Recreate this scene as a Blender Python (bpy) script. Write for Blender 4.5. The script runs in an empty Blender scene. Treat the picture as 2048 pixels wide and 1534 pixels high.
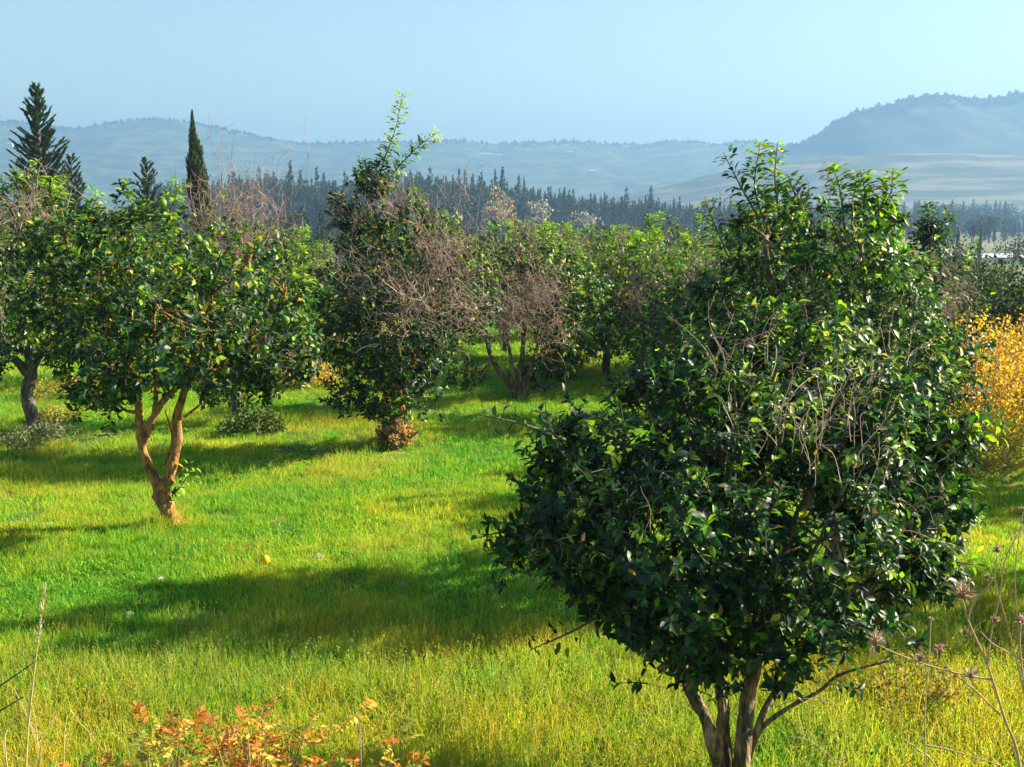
import bpy, math, random
import numpy as np
from mathutils import Vector, Matrix

rng = np.random.default_rng(7)
random.seed(7)
sc = bpy.context.scene
COL = sc.collection

# ------------------------------------------------------------------ camera
F = 2400.0                      # focal length in pixels of the 2048 px wide photograph
CX, CY, HY = 1024.0, 767.0, 400.0
H = 3.3
PITCH = math.atan((CY - HY) / F)
cam_d = bpy.data.cameras.new("camera")
cam = bpy.data.objects.new("camera", cam_d)
COL.objects.link(cam)
cam_d.sensor_width = 36.0
cam_d.lens = 36.0 * F / 2048.0
cam_d.clip_start = 0.05
cam_d.clip_end = 30000.0
cam.location = (0, 0, H)
cam.rotation_euler = (math.pi / 2 - PITCH, 0, 0)
sc.camera = cam

# ------------------------------------------------------------------ sky, sun, exposure
SUN_AZ = math.radians(76.0)     # clockwise from +Y (view direction)
SUN_EL = math.radians(29.0)
world = bpy.data.worlds.new("World")
sc.world = world
world.use_nodes = True
wn = world.node_tree.nodes
wl = world.node_tree.links
wn.clear()
sky = wn.new("ShaderNodeTexSky")
sky.sky_type = 'NISHITA'
sky.sun_disc = False
sky.sun_elevation = SUN_EL
sky.sun_rotation = SUN_AZ
sky.altitude = 100.0
sky.air_density = 1.0
sky.dust_density = 0.9
sky.ozone_density = 1.2
bg = wn.new("ShaderNodeBackground")
bg.inputs[1].default_value = 0.056
wo = wn.new("ShaderNodeOutputWorld")
tint = wn.new("ShaderNodeMix"); tint.data_type = 'RGBA'; tint.blend_type = 'MULTIPLY'; tint.inputs[0].default_value = 1.0
tint.inputs[7].default_value = (0.97, 0.99, 0.88, 1)      # the photograph's cool white balance, the same all over the sky
wl.new(sky.outputs[0], tint.inputs[6])
wl.new(tint.outputs[2], bg.inputs[0])
wl.new(bg.outputs[0], wo.inputs[0])

sun_d = bpy.data.lights.new("sun", 'SUN')
sun_d.energy = 5.0
sun_d.angle = math.radians(0.6)
sun_d.color = (1.0, 0.89, 0.66)
sun = bpy.data.objects.new("sun", sun_d)
COL.objects.link(sun)
SDIR = Vector((math.sin(SUN_AZ) * math.cos(SUN_EL), math.cos(SUN_AZ) * math.cos(SUN_EL), math.sin(SUN_EL)))
sun.rotation_euler = SDIR.to_track_quat('Z', 'Y').to_euler()
sun.location = (30, 5, 30)

sc.view_settings.view_transform = 'Standard'
sc.view_settings.look = 'None'
sc.view_settings.exposure = 2.0
sc.view_settings.gamma = 1.0
sc.view_settings.use_curve_mapping = False
sc.cycles.use_denoising = True
sc.cycles.max_bounces = 5
sc.cycles.diffuse_bounces = 2
sc.cycles.glossy_bounces = 2
sc.cycles.transmission_bounces = 3
sc.cycles.volume_bounces = 0
sc.cycles.caustics_reflective = False
sc.cycles.caustics_refractive = False

# ------------------------------------------------------------------ helpers: places
def ray(px, py):
    u, v = (px - CX) / F, (CY - py) / F
    c, s = math.cos(PITCH), math.sin(PITCH)
    return np.array([u, c + v * s, -s + v * c])

def at(px, py, Y):
    """the point at depth Y (metres from the camera along the field) seen at a pixel of the photograph"""
    d = ray(px, py)
    t = Y / d[1]
    return np.array([0, 0, H]) + d * t

def sstep(a, b, x):
    t = np.clip((x - a) / (b - a), 0, 1)
    return t * t * (3 - 2 * t)

_fr = np.random.default_rng(3)
_FB = [(_fr.normal(size=2), _fr.uniform(0, 6.28), 1.0) for _ in range(40)]
def noise2(x, y, scale=1.0, seed=0):
    """smooth pseudo noise in -1..1 from summed sines"""
    out = 0.0
    for i in range(9):
        (a, b), p, _ = _FB[(i * 3 + seed * 7) % 40]
        k = 0.6 + 0.35 * i
        out = out + np.sin((x * a + y * b) * k / scale + p * (1 + seed)) / (1 + 0.25 * i)
    return np.clip(out / 2.6, -1, 1)

def ground_z(x, y):
    x = np.asarray(x, float); y = np.asarray(y, float)
    z = 1.7 * (1 - sstep(1.0, 6.3, y))                    # the bank the photographer stands on
    z = z - 8.5 * sstep(34, 230, y) - 9.0 * sstep(230, 900, y)
    near = 1 - sstep(25, 60, y)
    z = z + near * 0.05 * noise2(x, y, 1.7, 1) * sstep(5, 8, y)
    return z

# ------------------------------------------------------------------ helpers: materials
def mat(name):
    m = bpy.data.materials.new(name)
    m.use_nodes = True
    m.node_tree.nodes.clear()
    return m, m.node_tree.nodes, m.node_tree.links

def leaf_material(name, trans=0.35, rough=0.4, spec=0.5, tcol=(1.5, 1.55, 0.7), world_var=0.0, vscale=0.8):
    m, n, l = mat(name)
    a = n.new("ShaderNodeAttribute"); a.attribute_name = "tint"
    base = a.outputs[0]
    if world_var > 0:
        g = n.new("ShaderNodeNewGeometry")
        tx = n.new("ShaderNodeTexNoise"); tx.inputs["Scale"].default_value = vscale; tx.inputs["Detail"].default_value = 3
        l.new(g.outputs["Position"], tx.inputs["Vector"])
        rp = n.new("ShaderNodeValToRGB")
        rp.color_ramp.elements[0].position = 0.36; rp.color_ramp.elements[1].position = 0.66
        rp.color_ramp.elements[0].color = (1 - world_var * 0.6, 1 - world_var * 0.1, 0.9, 1)
        rp.color_ramp.elements[1].color = (1 + world_var * 0.5, 1 + world_var * 0.18, 0.9, 1)
        l.new(tx.outputs[0], rp.inputs[0])
        mx = n.new("ShaderNodeMix"); mx.data_type = 'RGBA'; mx.blend_type = 'MULTIPLY'; mx.inputs[0].default_value = 1.0
        l.new(base, mx.inputs[6]); l.new(rp.outputs[0], mx.inputs[7])
        base = mx.outputs[2]
    p = n.new("ShaderNodeBsdfPrincipled")
    p.inputs["Roughness"].default_value = rough
    p.inputs["Specular IOR Level"].default_value = spec
    l.new(base, p.inputs["Base Color"])
    t = n.new("ShaderNodeBsdfTranslucent")
    mt = n.new("ShaderNodeMix"); mt.data_type = 'RGBA'; mt.blend_type = 'MULTIPLY'; mt.inputs[0].default_value = 1.0
    mt.inputs[7].default_value = (*tcol, 1)
    l.new(base, mt.inputs[6]); l.new(mt.outputs[2], t.inputs[0])
    ms = n.new("ShaderNodeMixShader"); ms.inputs[0].default_value = trans
    l.new(p.outputs[0], ms.inputs[1]); l.new(t.outputs[0], ms.inputs[2])
    o = n.new("ShaderNodeOutputMaterial"); l.new(ms.outputs[0], o.inputs[0])
    return m

def noise_material(name, cols, scale=6.0, rough=0.85, bump=0.3, bscale=30.0, stretch=(1, 1, 1), pos=(0.35, 0.65), world=False, cracks=0.0):
    m, n, l = mat(name)
    if world:
        g = n.new("ShaderNodeNewGeometry"); src = g.outputs["Position"]
    else:
        tc = n.new("ShaderNodeTexCoord"); src = tc.outputs["Object"]
    mp = n.new("ShaderNodeMapping"); mp.inputs["Scale"].default_value = stretch
    l.new(src, mp.inputs[0])
    tx = n.new("ShaderNodeTexNoise"); tx.inputs["Scale"].default_value = scale; tx.inputs["Detail"].default_value = 6
    l.new(mp.outputs[0], tx.inputs["Vector"])
    rp = n.new("ShaderNodeValToRGB")
    el = rp.color_ramp.elements
    el[0].position, el[1].position = pos
    el[0].color = (*cols[0], 1); el[1].color = (*cols[-1], 1)
    for i, c in enumerate(cols[1:-1]):
        e = el.new(pos[0] + (pos[1] - pos[0]) * (i + 1) / (len(cols) - 1)); e.color = (*c, 1)
    l.new(tx.outputs[0], rp.inputs[0])
    p = n.new("ShaderNodeBsdfPrincipled"); p.inputs["Roughness"].default_value = rough
    p.inputs["Specular IOR Level"].default_value = 0.25
    colour = rp.outputs[0]
    if cracks > 0:
        m2 = n.new("ShaderNodeMapping"); m2.inputs["Scale"].default_value = (1, 1, 0.22); l.new(src, m2.inputs[0])
        t3 = n.new("ShaderNodeTexNoise"); t3.inputs["Scale"].default_value = 62; t3.inputs["Detail"].default_value = 4; l.new(m2.outputs[0], t3.inputs["Vector"])
        r3 = n.new("ShaderNodeValToRGB"); r3.color_ramp.elements[0].position = 0.38; r3.color_ramp.elements[1].position = 0.55
        r3.color_ramp.elements[0].color = (1 - cracks,) * 3 + (1,); l.new(t3.outputs[0], r3.inputs[0])
        mc = n.new("ShaderNodeMix"); mc.data_type = 'RGBA'; mc.blend_type = 'MULTIPLY'; mc.inputs[0].default_value = 1.0
        l.new(colour, mc.inputs[6]); l.new(r3.outputs[0], mc.inputs[7]); colour = mc.outputs[2]
    l.new(colour, p.inputs["Base Color"])
    if bump > 0:
        t2 = n.new("ShaderNodeTexNoise"); t2.inputs["Scale"].default_value = bscale; t2.inputs["Detail"].default_value = 5
        l.new(mp.outputs[0], t2.inputs["Vector"])
        b = n.new("ShaderNodeBump"); b.inputs["Strength"].default_value = bump; b.inputs["Distance"].default_value = 0.03
        l.new(t2.outputs[0], b.inputs["Height"]); l.new(b.outputs[0], p.inputs["Normal"])
    o = n.new("ShaderNodeOutputMaterial"); l.new(p.outputs[0], o.inputs[0])
    return m

M_LEAF = leaf_material("citrus_leaf", 0.36, 0.46, 0.42)
M_SHRUB = leaf_material("shrub_leaf", 0.4, 0.6, 0.3, (1.3, 1.2, 0.6))
M_CONIF = leaf_material("conifer_leaf", 0.15, 0.7, 0.2)
M_GRASS = leaf_material("grass_blade", 0.47, 0.6, 0.25, (1.35, 1.35, 0.6), world_var=0.55, vscale=0.55)
M_WEED = leaf_material("dry_weed", 0.25, 0.7, 0.2, (1.2, 1.1, 0.8))
M_BARK = noise_material("citrus_bark", [(0.085, 0.065, 0.048), (0.15, 0.11, 0.075), (0.26, 0.17, 0.09), (0.34, 0.28, 0.20)], 17, 0.92, 1.0, 34, (1, 1, 0.4), (0.36, 0.64), cracks=0.6)
M_BARKO = noise_material("lichen_orange_bark", [(0.12, 0.08, 0.05), (0.26, 0.14, 0.06), (0.46, 0.19, 0.045), (0.50, 0.28, 0.10), (0.24, 0.16, 0.10)], 20, 0.92, 0.8, 34, (1, 1, 0.45), (0.34, 0.68), cracks=0.55)
M_BARKG = noise_material("grey_bark", [(0.085, 0.077, 0.07), (0.14, 0.12, 0.105), (0.24, 0.21, 0.18)], 18, 0.92, 1.0, 34, (1, 1, 0.4), (0.36, 0.64), cracks=0.5)
M_TWIG = noise_material("dead_twig", [(0.22, 0.145, 0.125), (0.43, 0.31, 0.265)], 5, 0.85, 0)
M_TWIGG = noise_material("live_twig", [(0.07, 0.075, 0.035), (0.16, 0.13, 0.08)], 5, 0.85, 0)
M_STONE = noise_material("pale_stone", [(0.22, 0.20, 0.17), (0.36, 0.33, 0.28)], 14, 0.9, 0.5, 40)
M_FRUIT = noise_material("green_citrus_peel", [(0.07, 0.17, 0.02), (0.17, 0.25, 0.03)], 6, 0.4, 0.15, 160)
M_ORANGE = noise_material("ripe_citrus_peel", [(0.75, 0.32, 0.02), (0.8, 0.42, 0.03)], 6, 0.4, 0.15, 160)
M_WALL = noise_material("whitewashed_wall", [(0.72, 0.70, 0.66), (0.8, 0.79, 0.76)], 0.8, 0.9, 0)
M_ROOFW = noise_material("pale_roof_sheet", [(0.42, 0.45, 0.48), (0.52, 0.54, 0.56)], 0.8, 0.6, 0)
M_ROOFR = noise_material("clay_roof", [(0.42, 0.22, 0.15), (0.5, 0.3, 0.2)], 0.8, 0.9, 0)
M_PANE = noise_material("dark_window_pane", [(0.03, 0.04, 0.05), (0.05, 0.06, 0.07)], 1, 0.2, 0)

# ground: short turf and soil near, fields in the valley
M_GROUND = noise_material("turf_soil", [(0.045, 0.075, 0.018), (0.09, 0.15, 0.025), (0.17, 0.17, 0.05)], 0.9, 0.95, 0.6, 14, world=True)
M_VALLEY = noise_material("valley_fields", [(0.06, 0.09, 0.04), (0.14, 0.15, 0.08), (0.26, 0.22, 0.14)], 0.012, 0.95, 0, world=True, stretch=(1, 0.5, 1))
M_HILL = noise_material("wooded_hillside", [(0.02, 0.045, 0.025), (0.05, 0.085, 0.04), (0.10, 0.125, 0.065)], 0.022, 0.95, 0, world=True, pos=(0.4, 0.62))
M_HILLD = noise_material("dark_wooded_hillside", [(0.012, 0.03, 0.018), (0.026, 0.05, 0.028), (0.06, 0.08, 0.045)], 0.022, 0.95, 0, world=True, pos=(0.4, 0.62))
M_SLOPE = noise_material("scrub_slope", [(0.03, 0.05, 0.03), (0.065, 0.078, 0.05), (0.15, 0.14, 0.095)], 0.025, 0.95, 0, world=True, stretch=(0.5, 1.0, 4), pos=(0.42, 0.6))

# ------------------------------------------------------------------ helpers: meshes and objects
class MB:
    """collects vertices, faces (quads/tris) and a per-vertex tint"""
    def __init__(s):
        s.v, s.f3, s.f4, s.c, s.n = [], [], [], [], 0
    def add(s, v, f3=None, f4=None, tint=None):
        v = np.asarray(v, float).reshape(-1, 3)
        if f3 is not None and len(f3): s.f3.append(np.asarray(f3, np.int64).reshape(-1, 3) + s.n)
        if f4 is not None and len(f4): s.f4.append(np.asarray(f4, np.int64).reshape(-1, 4) + s.n)
        if tint is None: tint = np.ones((len(v), 3)) * 0.5
        tint = np.asarray(tint, float)
        if tint.ndim == 1: tint = np.tile(tint, (len(v), 1))
        s.v.append(v); s.c.append(tint); s.n += len(v)
    def mesh(s, name, material, smooth=True):
        me = bpy.data.meshes.new(name)
        if not s.v: return me
        v = np.concatenate(s.v); c = np.concatenate(s.c)
        f3 = np.concatenate(s.f3) if s.f3 else np.zeros((0, 3), np.int64)
        f4 = np.concatenate(s.f4) if s.f4 else np.zeros((0, 4), np.int64)
        me.vertices.add(len(v)); me.vertices.foreach_set("co", v.ravel().astype(np.float32))
        nl = f3.size + f4.size
        me.loops.add(nl); me.loops.foreach_set("vertex_index", np.concatenate([f3.ravel(), f4.ravel()]).astype(np.int32))
        npoly = len(f3) + len(f4)
        me.polygons.add(npoly)
        st = np.concatenate([np.arange(len(f3)) * 3, f3.size + np.arange(len(f4)) * 4]).astype(np.int32)
        me.polygons.foreach_set("loop_start", st)
        me.polygons.foreach_set("use_smooth", np.full(npoly, smooth))
        at_ = me.attributes.new("tint", 'FLOAT_COLOR', 'POINT')
        at_.data.foreach_set("color", np.concatenate([c, np.ones((len(c), 1))], 1).ravel().astype(np.float32))
        me.materials.append(material)
        me.update(calc_edges=True)
        return me

def obj(name, me, parent=None, loc=None, **props):
    o = bpy.data.objects.new(name, me)
    COL.objects.link(o)
    if parent is not None: o.parent = parent
    if loc is not None: o.location = loc
    for k, v in props.items(): o[k] = v
    return o

def thing(name, label, cat, loc, group=None):
    o = bpy.data.objects.new(name, None)
    COL.objects.link(o)
    o.empty_display_size = 0.2
    o.location = loc
    o["label"] = label; o["category"] = cat
    if group: o["group"] = group
    return o

def copy_thing(root, loc, label, group=None, rz=0.0, scale=1.0):
    r = root.copy(); COL.objects.link(r)
    r.location = loc; r.rotation_euler = (0, 0, rz)
    r.scale = (scale, scale, scale) if np.isscalar(scale) else scale
    r["label"] = label
    if group: r["group"] = group
    for ch in root.children:
        c = ch.copy(); COL.objects.link(c); c.parent = r
        for g in ch.children:
            d = g.copy(); COL.objects.link(d); d.parent = c
    return r

def unit(a):
    a = np.asarray(a, float)
    return a / np.maximum(np.linalg.norm(a, axis=-1, keepdims=True), 1e-9)

def tube(mb, pts, rad, sides=6, tint=(0.3, 0.2, 0.15), cap=True, knots=0.0, rr=None):
    pts = np.asarray(pts, float); k = len(pts)
    rad = np.broadcast_to(np.asarray(rad, float), (k,)) if np.ndim(rad) else np.full(k, rad)
    d = np.gradient(pts, axis=0); d = unit(d)
    ref = np.array([0.0, 0, 1]) if abs(d[0, 2]) < 0.9 else np.array([1.0, 0, 0])
    u = unit(np.cross(d, ref)); w = np.cross(d, u)
    ang = np.linspace(0, 2 * np.pi, sides, endpoint=False)
    ring = u[:, None, :] * np.cos(ang)[None, :, None] + w[:, None, :] * np.sin(ang)[None, :, None]
    if knots > 0:
        ph = rr.uniform(0, 6.28, 4)
        q = np.sin(ang[None] * 2 + np.arange(k)[:, None] * 0.35 + ph[0]) + np.sin(ang[None] * 3 - np.arange(k)[:, None] * 0.5 + ph[1]) + rr.normal(size=(k, sides)) * 0.7
        ring = ring * (1 + knots * q)[:, :, None]
    v = (pts[:, None, :] + ring * rad[:, None, None]).reshape(-1, 3)
    f = []
    for i in range(k - 1):
        for j in range(sides):
            j2 = (j + 1) % sides
            f.append((i * sides + j, i * sides + j2, (i + 1) * sides + j2, (i + 1) * sides + j))
    f3 = []
    if cap:
        v = np.vstack([v, pts[-1] + d[-1] * rad[-1] * 0.5])
        t = len(v) - 1
        f3 = [((k - 1) * sides + j, (k - 1) * sides + (j + 1) % sides, t) for j in range(sides)]
    mb.add(v, f3, f, tint)

def spline(ctrl, n):
    """Catmull-Rom through control points"""
    c = np.asarray(ctrl, float)
    c = np.vstack([2 * c[0] - c[1], c, 2 * c[-1] - c[-2]])
    out = []
    segs = len(c) - 3
    for t in np.linspace(0, segs - 1e-6, n):
        i = int(t); u = t - i
        p0, p1, p2, p3 = c[i:i + 4]
        out.append(0.5 * ((2 * p1) + (-p0 + p2) * u + (2 * p0 - 5 * p1 + 4 * p2 - p3) * u * u + (-p0 + 3 * p1 - 3 * p2 + p3) * u ** 3))
    return np.array(out)

def wander(p, d, length, n, curl, r, up=0.0):
    """a twig as a random walk"""
    pts = [np.array(p, float)]; d = unit(np.array(d, float))
    bend = r.normal(size=3) * curl
    for i in range(n):
        bend = bend * 0.7 + r.normal(size=3) * curl * 0.6
        d = unit(d + bend / n * 2 + np.array([0, 0, up / n]))
        pts.append(pts[-1] + d * length / n)
    return np.array(pts), d

# leaf templates: rows of (across, along, lift)
LEAF8 = np.array([(0, 0, 0), (-.42, .30, .09), (0, .30, 0), (.42, .30, .09), (-.40, .66, .06), (0, .66, -.03), (.40, .66, .06), (0, 1, -.16)])
LEAF8_3 = [(0, 2, 1), (0, 3, 2), (4, 5, 7), (5, 6, 7)]
LEAF8_4 = [(1, 2, 5, 4), (2, 3, 6, 5)]
LEAF5 = np.array([(0, 0, 0), (-.5, .5, .09), (0, .5, 0), (.5, .5, .09), (0, 1, -.10)])
LEAF5_3 = [(0, 2, 1), (0, 3, 2), (1, 2, 4), (2, 3, 4)]

def leaves(mb, pos, D, N, length, width, tint, big=False):
    pos = np.asarray(pos); D = unit(D); N = unit(N - D * np.sum(N * D, 1, keepdims=True)); X = np.cross(D, N)
    T = LEAF8 if big else LEAF5
    k = len(T); n = len(pos)
    if n == 0: return
    v = pos[:, None, :] + X[:, None, :] * (T[None, :, 0:1] * width[:, None, None]) \
        + D[:, None, :] * (T[None, :, 1:2] * length[:, None, None]) + N[:, None, :] * (T[None, :, 2:3] * length[:, None, None])
    off = (np.arange(n) * k)[:, None, None]
    f3 = (np.array(LEAF8_3 if big else LEAF5_3)[None] + off).reshape(-1, 3)
    f4 = (np.array(LEAF8_4)[None] + off).reshape(-1, 4) if big else None
    mb.add(v.reshape(-1, 3), f3, f4, np.repeat(np.asarray(tint), k, 0))

# ------------------------------------------------------------------ setting: ground, hills
def grid_mesh(name, xs, ys, zfun, material):
    X, Y = np.meshgrid(xs, ys)
    Z = zfun(X, Y)
    v = np.stack([X, Y, Z], -1).reshape(-1, 3)
    nx, ny = len(xs), len(ys)
    i = np.arange(nx - 1)[None, :] + np.arange(ny - 1)[:, None] * nx
    f = np.stack([i, i + 1, i + 1 + nx, i + nx], -1).reshape(-1, 4)
    mb = MB(); mb.add(v, None, f)
    return mb.mesh(name, material)

def sym(a):
    return np.concatenate([-np.array(a[::-1]), [0.0], np.array(a)])
xs = sym(list(np.arange(0.4, 24, 0.4)) + list(np.geomspace(25, 6000, 45)))
ys = np.concatenate([np.linspace(-60, -2, 12), np.arange(-1.5, 45, 0.4), np.geomspace(46, 3900, 66)])
gm = grid_mesh("ground", xs, ys, ground_z, M_GROUND)
gm.materials.append(M_VALLEY)
cy = np.zeros(len(gm.polygons) * 3, np.float32); gm.polygons.foreach_get("center", cy)
gm.polygons.foreach_set("material_index", (cy.reshape(-1, 3)[:, 1] > 40).astype(np.int32))
obj("ground", gm, kind="structure")

def hill(name, prof, D, depth, foot_z, material, wob, seed):
    """a ridge at distance D whose crest runs through the profile, sloping down towards the camera and behind"""
    p = np.array(prof, float)
    pxs = np.arange(p[0, 0], p[-1, 0] + 1, 6.0)
    pys = np.interp(pxs, p[:, 0], p[:, 1])
    k = np.ones(7) / 7; pys = np.convolve(np.pad(pys, 3, mode='edge'), k, 'valid')
    rows = np.concatenate([np.linspace(0, 1, 34), [1.08, 1.2, 1.4, 1.7]])
    V = []
    for t in rows:
        Y = D - depth * (1 - t)
        x = (pxs - CX) / F * D
        crest = np.array([at(a, b, D)[2] for a, b in zip(pxs, pys)])
        if t <= 1: s = 0.25 * t + 0.75 * (t ** 1.5)
        else: s = 1 - (t - 1) * 1.1
        z = foot_z + (crest - foot_z) * s
        gul = noise2(x * 0.01 + t * 1.3, t * 3.0 + x * 0.002, 0.55, seed)
        z = z + wob * gul * math.sin(min(t, 1) * math.pi) + (wob * 0.10 * noise2(x * 0.1, t, 0.6, seed + 1) if t > 0.9 else 0)
        V.append(np.stack([x, np.full_like(x, Y) + 12 * gul, z], -1))
    V = np.array(V); ny, nx = V.shape[:2]
    i = np.arange(nx - 1)[None, :] + np.arange(ny - 1)[:, None] * nx
    f = np.stack([i, i + 1, i + 1 + nx, i + nx], -1).reshape(-1, 4)
    mb = MB(); mb.add(V.reshape(-1, 3), None, f)
    obj(name, mb.mesh(name, material), kind="structure")
    return V

FARP = [(-1500, 285), (-900, 262), (-500, 250), (-200, 246), (0, 244), (60, 245), (120, 256), (180, 258), (255, 247), (262, 240), (330, 239), (400, 246),
        (470, 262), (520, 272), (560, 280), (620, 289), (700, 286), (800, 285), (880, 284), (930, 282), (985, 290), (1060, 286), (1160, 284),
        (1210, 289), (1270, 291), (1340, 283), (1400, 286), (1440, 292), (1480, 282), (1540, 290), (1620, 300), (1800, 300), (2100, 310), (2600, 300), (3400, 320)]
RIGHTP = [(1490, 330), (1540, 306), (1575, 296), (1610, 284), (1645, 262), (1665, 246), (1690, 231), (1720, 224), (1755, 217), (1790, 203), (1830, 196),
          (1880, 197), (1940, 205), (1985, 197), (2048, 186), (2140, 172), (2300, 160), (2500, 170), (2800, 200), (3200, 240), (3500, 300)]
SLOPEP = [(1180, 398), (1260, 386), (1330, 372), (1400, 352), (1480, 336), (1560, 322), (1640, 314), (1760, 308), (1900, 306), (2048, 312), (2300, 318), (2700, 330), (3200, 380)]
V_FAR = hill("far_hill", FARP, 2700, 1100, -19, M_HILL, 5, 2)
V_RIGHT = hill("right_hill", RIGHTP, 2050, 600, -19, M_HILLD, 4, 4)
V_SLOPE = hill("lower_slope", SLOPEP, 1500, 560, -19, M_SLOPE, 2.5, 5)

# ------------------------------------------------------------------ geometry-node scatter for stuff
def scatter(name, pts, scl, rot, idx, meshes, kind_label, parent=None):
    """pts with per-point scale, rotation and variant index -> instances of small meshes (uncountable stuff)"""
    cname = name + "_variants"
    c = bpy.data.collections.new(cname)
    for i, me in enumerate(meshes):
        c.objects.link(bpy.data.objects.new("%s_%02d" % (cname, i), me))
    me = bpy.data.meshes.new(name)
    me.vertices.add(len(pts)); me.vertices.foreach_set("co", np.asarray(pts, np.float32).ravel())
    a = me.attributes.new("scl", 'FLOAT_VECTOR', 'POINT'); a.data.foreach_set("vector", np.asarray(scl, np.float32).ravel())
    a = me.attributes.new("rot", 'FLOAT_VECTOR', 'POINT'); a.data.foreach_set("vector", np.asarray(rot, np.float32).ravel())
    a = me.attributes.new("idx", 'INT', 'POINT'); a.data.foreach_set("value", np.asarray(idx, np.int32))
    o = obj(name, me, parent, kind="stuff")
    if kind_label: o["label"], o["category"] = kind_label
    g = bpy.data.node_groups.new(name + "_nodes", 'GeometryNodeTree')
    g.interface.new_socket("Geometry", in_out='INPUT', socket_type='NodeSocketGeometry')
    g.interface.new_socket("Geometry", in_out='OUTPUT', socket_type='NodeSocketGeometry')
    n, l = g.nodes, g.links
    gi, go = n.new("NodeGroupInput"), n.new("NodeGroupOutput")
    ci = n.new("GeometryNodeCollectionInfo")
    ci.inputs["Collection"].default_value = c
    ci.inputs["Separate Children"].default_value = True
    ci.inputs["Reset Children"].default_value = True
    ip = n.new("GeometryNodeInstanceOnPoints"); ip.inputs["Pick Instance"].default_value = True
    def named(nm, dt):
        q = n.new("GeometryNodeInputNamedAttribute"); q.data_type = dt; q.inputs["Name"].default_value = nm
        return q.outputs["Attribute"]
    l.new(gi.outputs[0], ip.inputs["Points"]); l.new(ci.outputs[0], ip.inputs["Instance"])
    l.new(named("idx", 'INT'), ip.inputs["Instance Index"])
    l.new(named("rot", 'FLOAT_VECTOR'), ip.inputs["Rotation"])
    l.new(named("scl", 'FLOAT_VECTOR'), ip.inputs["Scale"])
    l.new(ip.outputs[0], go.inputs[0])
    md = o.modifiers.new("scatter", 'NODES'); md.node_group = g
    return o

# ------------------------------------------------------------------ far woods on the hills (reads as one mass)
def blob_crown(seed, tall=1.0, tint=(0.03, 0.055, 0.025)):
    r = np.random.default_rng(seed); mb = MB()
    n = 70
    d = unit(r.normal(size=(n, 3))); d[:, 2] = np.abs(d[:, 2]) * tall
    pos = d * r.uniform(0.55, 1.0, (n, 1)) + np.array([0, 0, 0.4])
    D = unit(d + r.normal(size=(n, 3)) * 0.8)
    t = np.array(tint)[None] * r.uniform(0.7, 1.4, (n, 1))
    leaves(mb, pos - D * 0.3, D, unit(r.normal(size=(n, 3))), r.uniform(0.5, 0.9, n), r.uniform(0.4, 0.8, n), t)
    return mb.mesh("crown_variant", M_CONIF, False)

crowns = [blob_crown(11, 1.0, (0.05, 0.075, 0.035)), blob_crown(12, 1.5, (0.055, 0.08, 0.04)), blob_crown(13, 0.9, (0.07, 0.09, 0.045)), blob_crown(14, 1.9, (0.045, 0.07, 0.035))]
def hill_wood(name, V, n, smin, smax, label, seed, crest_bias, crowns=crowns):
    r = np.random.default_rng(seed)
    ny, nx = V.shape[:2]
    x0 = int(nx * 0.0)
    P = []
    for _ in range(n):
        row = 33 if r.random() < crest_bias else int(r.integers(31, 33))
        i = r.integers(0, nx - 1)
        u = r.random()
        a = V[row, i] * (1 - u) + V[row, i + 1] * u
        if row < 33:
            w = r.random(); b = V[row + 1, i] * (1 - u) + V[row + 1, i + 1] * u
            a = a * (1 - w) + b * w
        if noise2(a[0] * 0.02, a[1] * 0.02, 1.0, seed % 9) < -0.45 and row < 33: continue
        P.append(a)
    P = np.array(P); k = len(P)
    s = r.uniform(smin, smax, (k, 1)) * np.array([[1, 1, 1]]) * np.stack([np.ones(k), np.ones(k), r.uniform(0.8, 1.5, k)], 1)
    rot = np.zeros((k, 3)); rot[:, 2] = r.uniform(0, 6.28, k)
    P[:, 2] -= 0.45 * s[:, 2]
    scatter(name, P, s, rot, r.integers(0, len(crowns), k), crowns, (label, "woodland"))
hill_wood("far_woodland", V_FAR, 2600, 1.6, 3.6, "hazy blue-green woodland along the crest of the long far hill", 21, 0.7)
hill_wood("ridge_woodland", V_RIGHT, 1900, 2.0, 4.6, "hazy woodland along the crest of the high right hill", 22, 0.7)

# ------------------------------------------------------------------ conifers
def spire_mesh(seed, h=10.0, w=1.0, n=420, tint=(0.02, 0.045, 0.025), ragged=0.15, power=0.75, split=False):
    r = np.random.default_rng(seed); mb = MB(); fb = MB() if split else mb
    tube(mb, [(0, 0, -0.5), (0, 0, h * 0.5), (0, 0, h * 0.95)], [0.02 * h, 0.013 * h, 0.004 * h], 5, (0.10, 0.08, 0.06))
    z = r.beta(1.1, 1.3, n) * 0.96 + 0.02
    a = r.uniform(0, 6.28, n)
    rad = w * np.minimum(1.0, (1 - z) ** (power + 0.25) * 1.15) * np.minimum(1, 0.35 + z * 4) * r.uniform(0.35, 1.0, n) * (1 + ragged * r.normal(size=n))
    pos = np.stack([np.cos(a) * rad, np.sin(a) * rad, z * h], 1)
    D = unit(np.stack([np.cos(a) * 0.45, np.sin(a) * 0.45, np.full(n, 0.9)], 1) + r.normal(size=(n, 3)) * 0.22)
    N = np.stack([np.cos(a), np.sin(a), np.zeros(n)], 1) + r.normal(size=(n, 3)) * 0.5
    L = h * r.uniform(0.05, 0.10, n) * (0.4 + 0.6 * (1 - z))
    leaves(fb, pos, D, N, L, L * r.uniform(0.35, 0.6, n), np.array(tint)[None] * r.uniform(0.6, 1.5, (n, 1)))
    if split: return mb.mesh("trunk", M_CONIF), fb.mesh("crown", M_CONIF, False)
    return mb.mesh("spire", M_CONIF, False)

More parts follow.
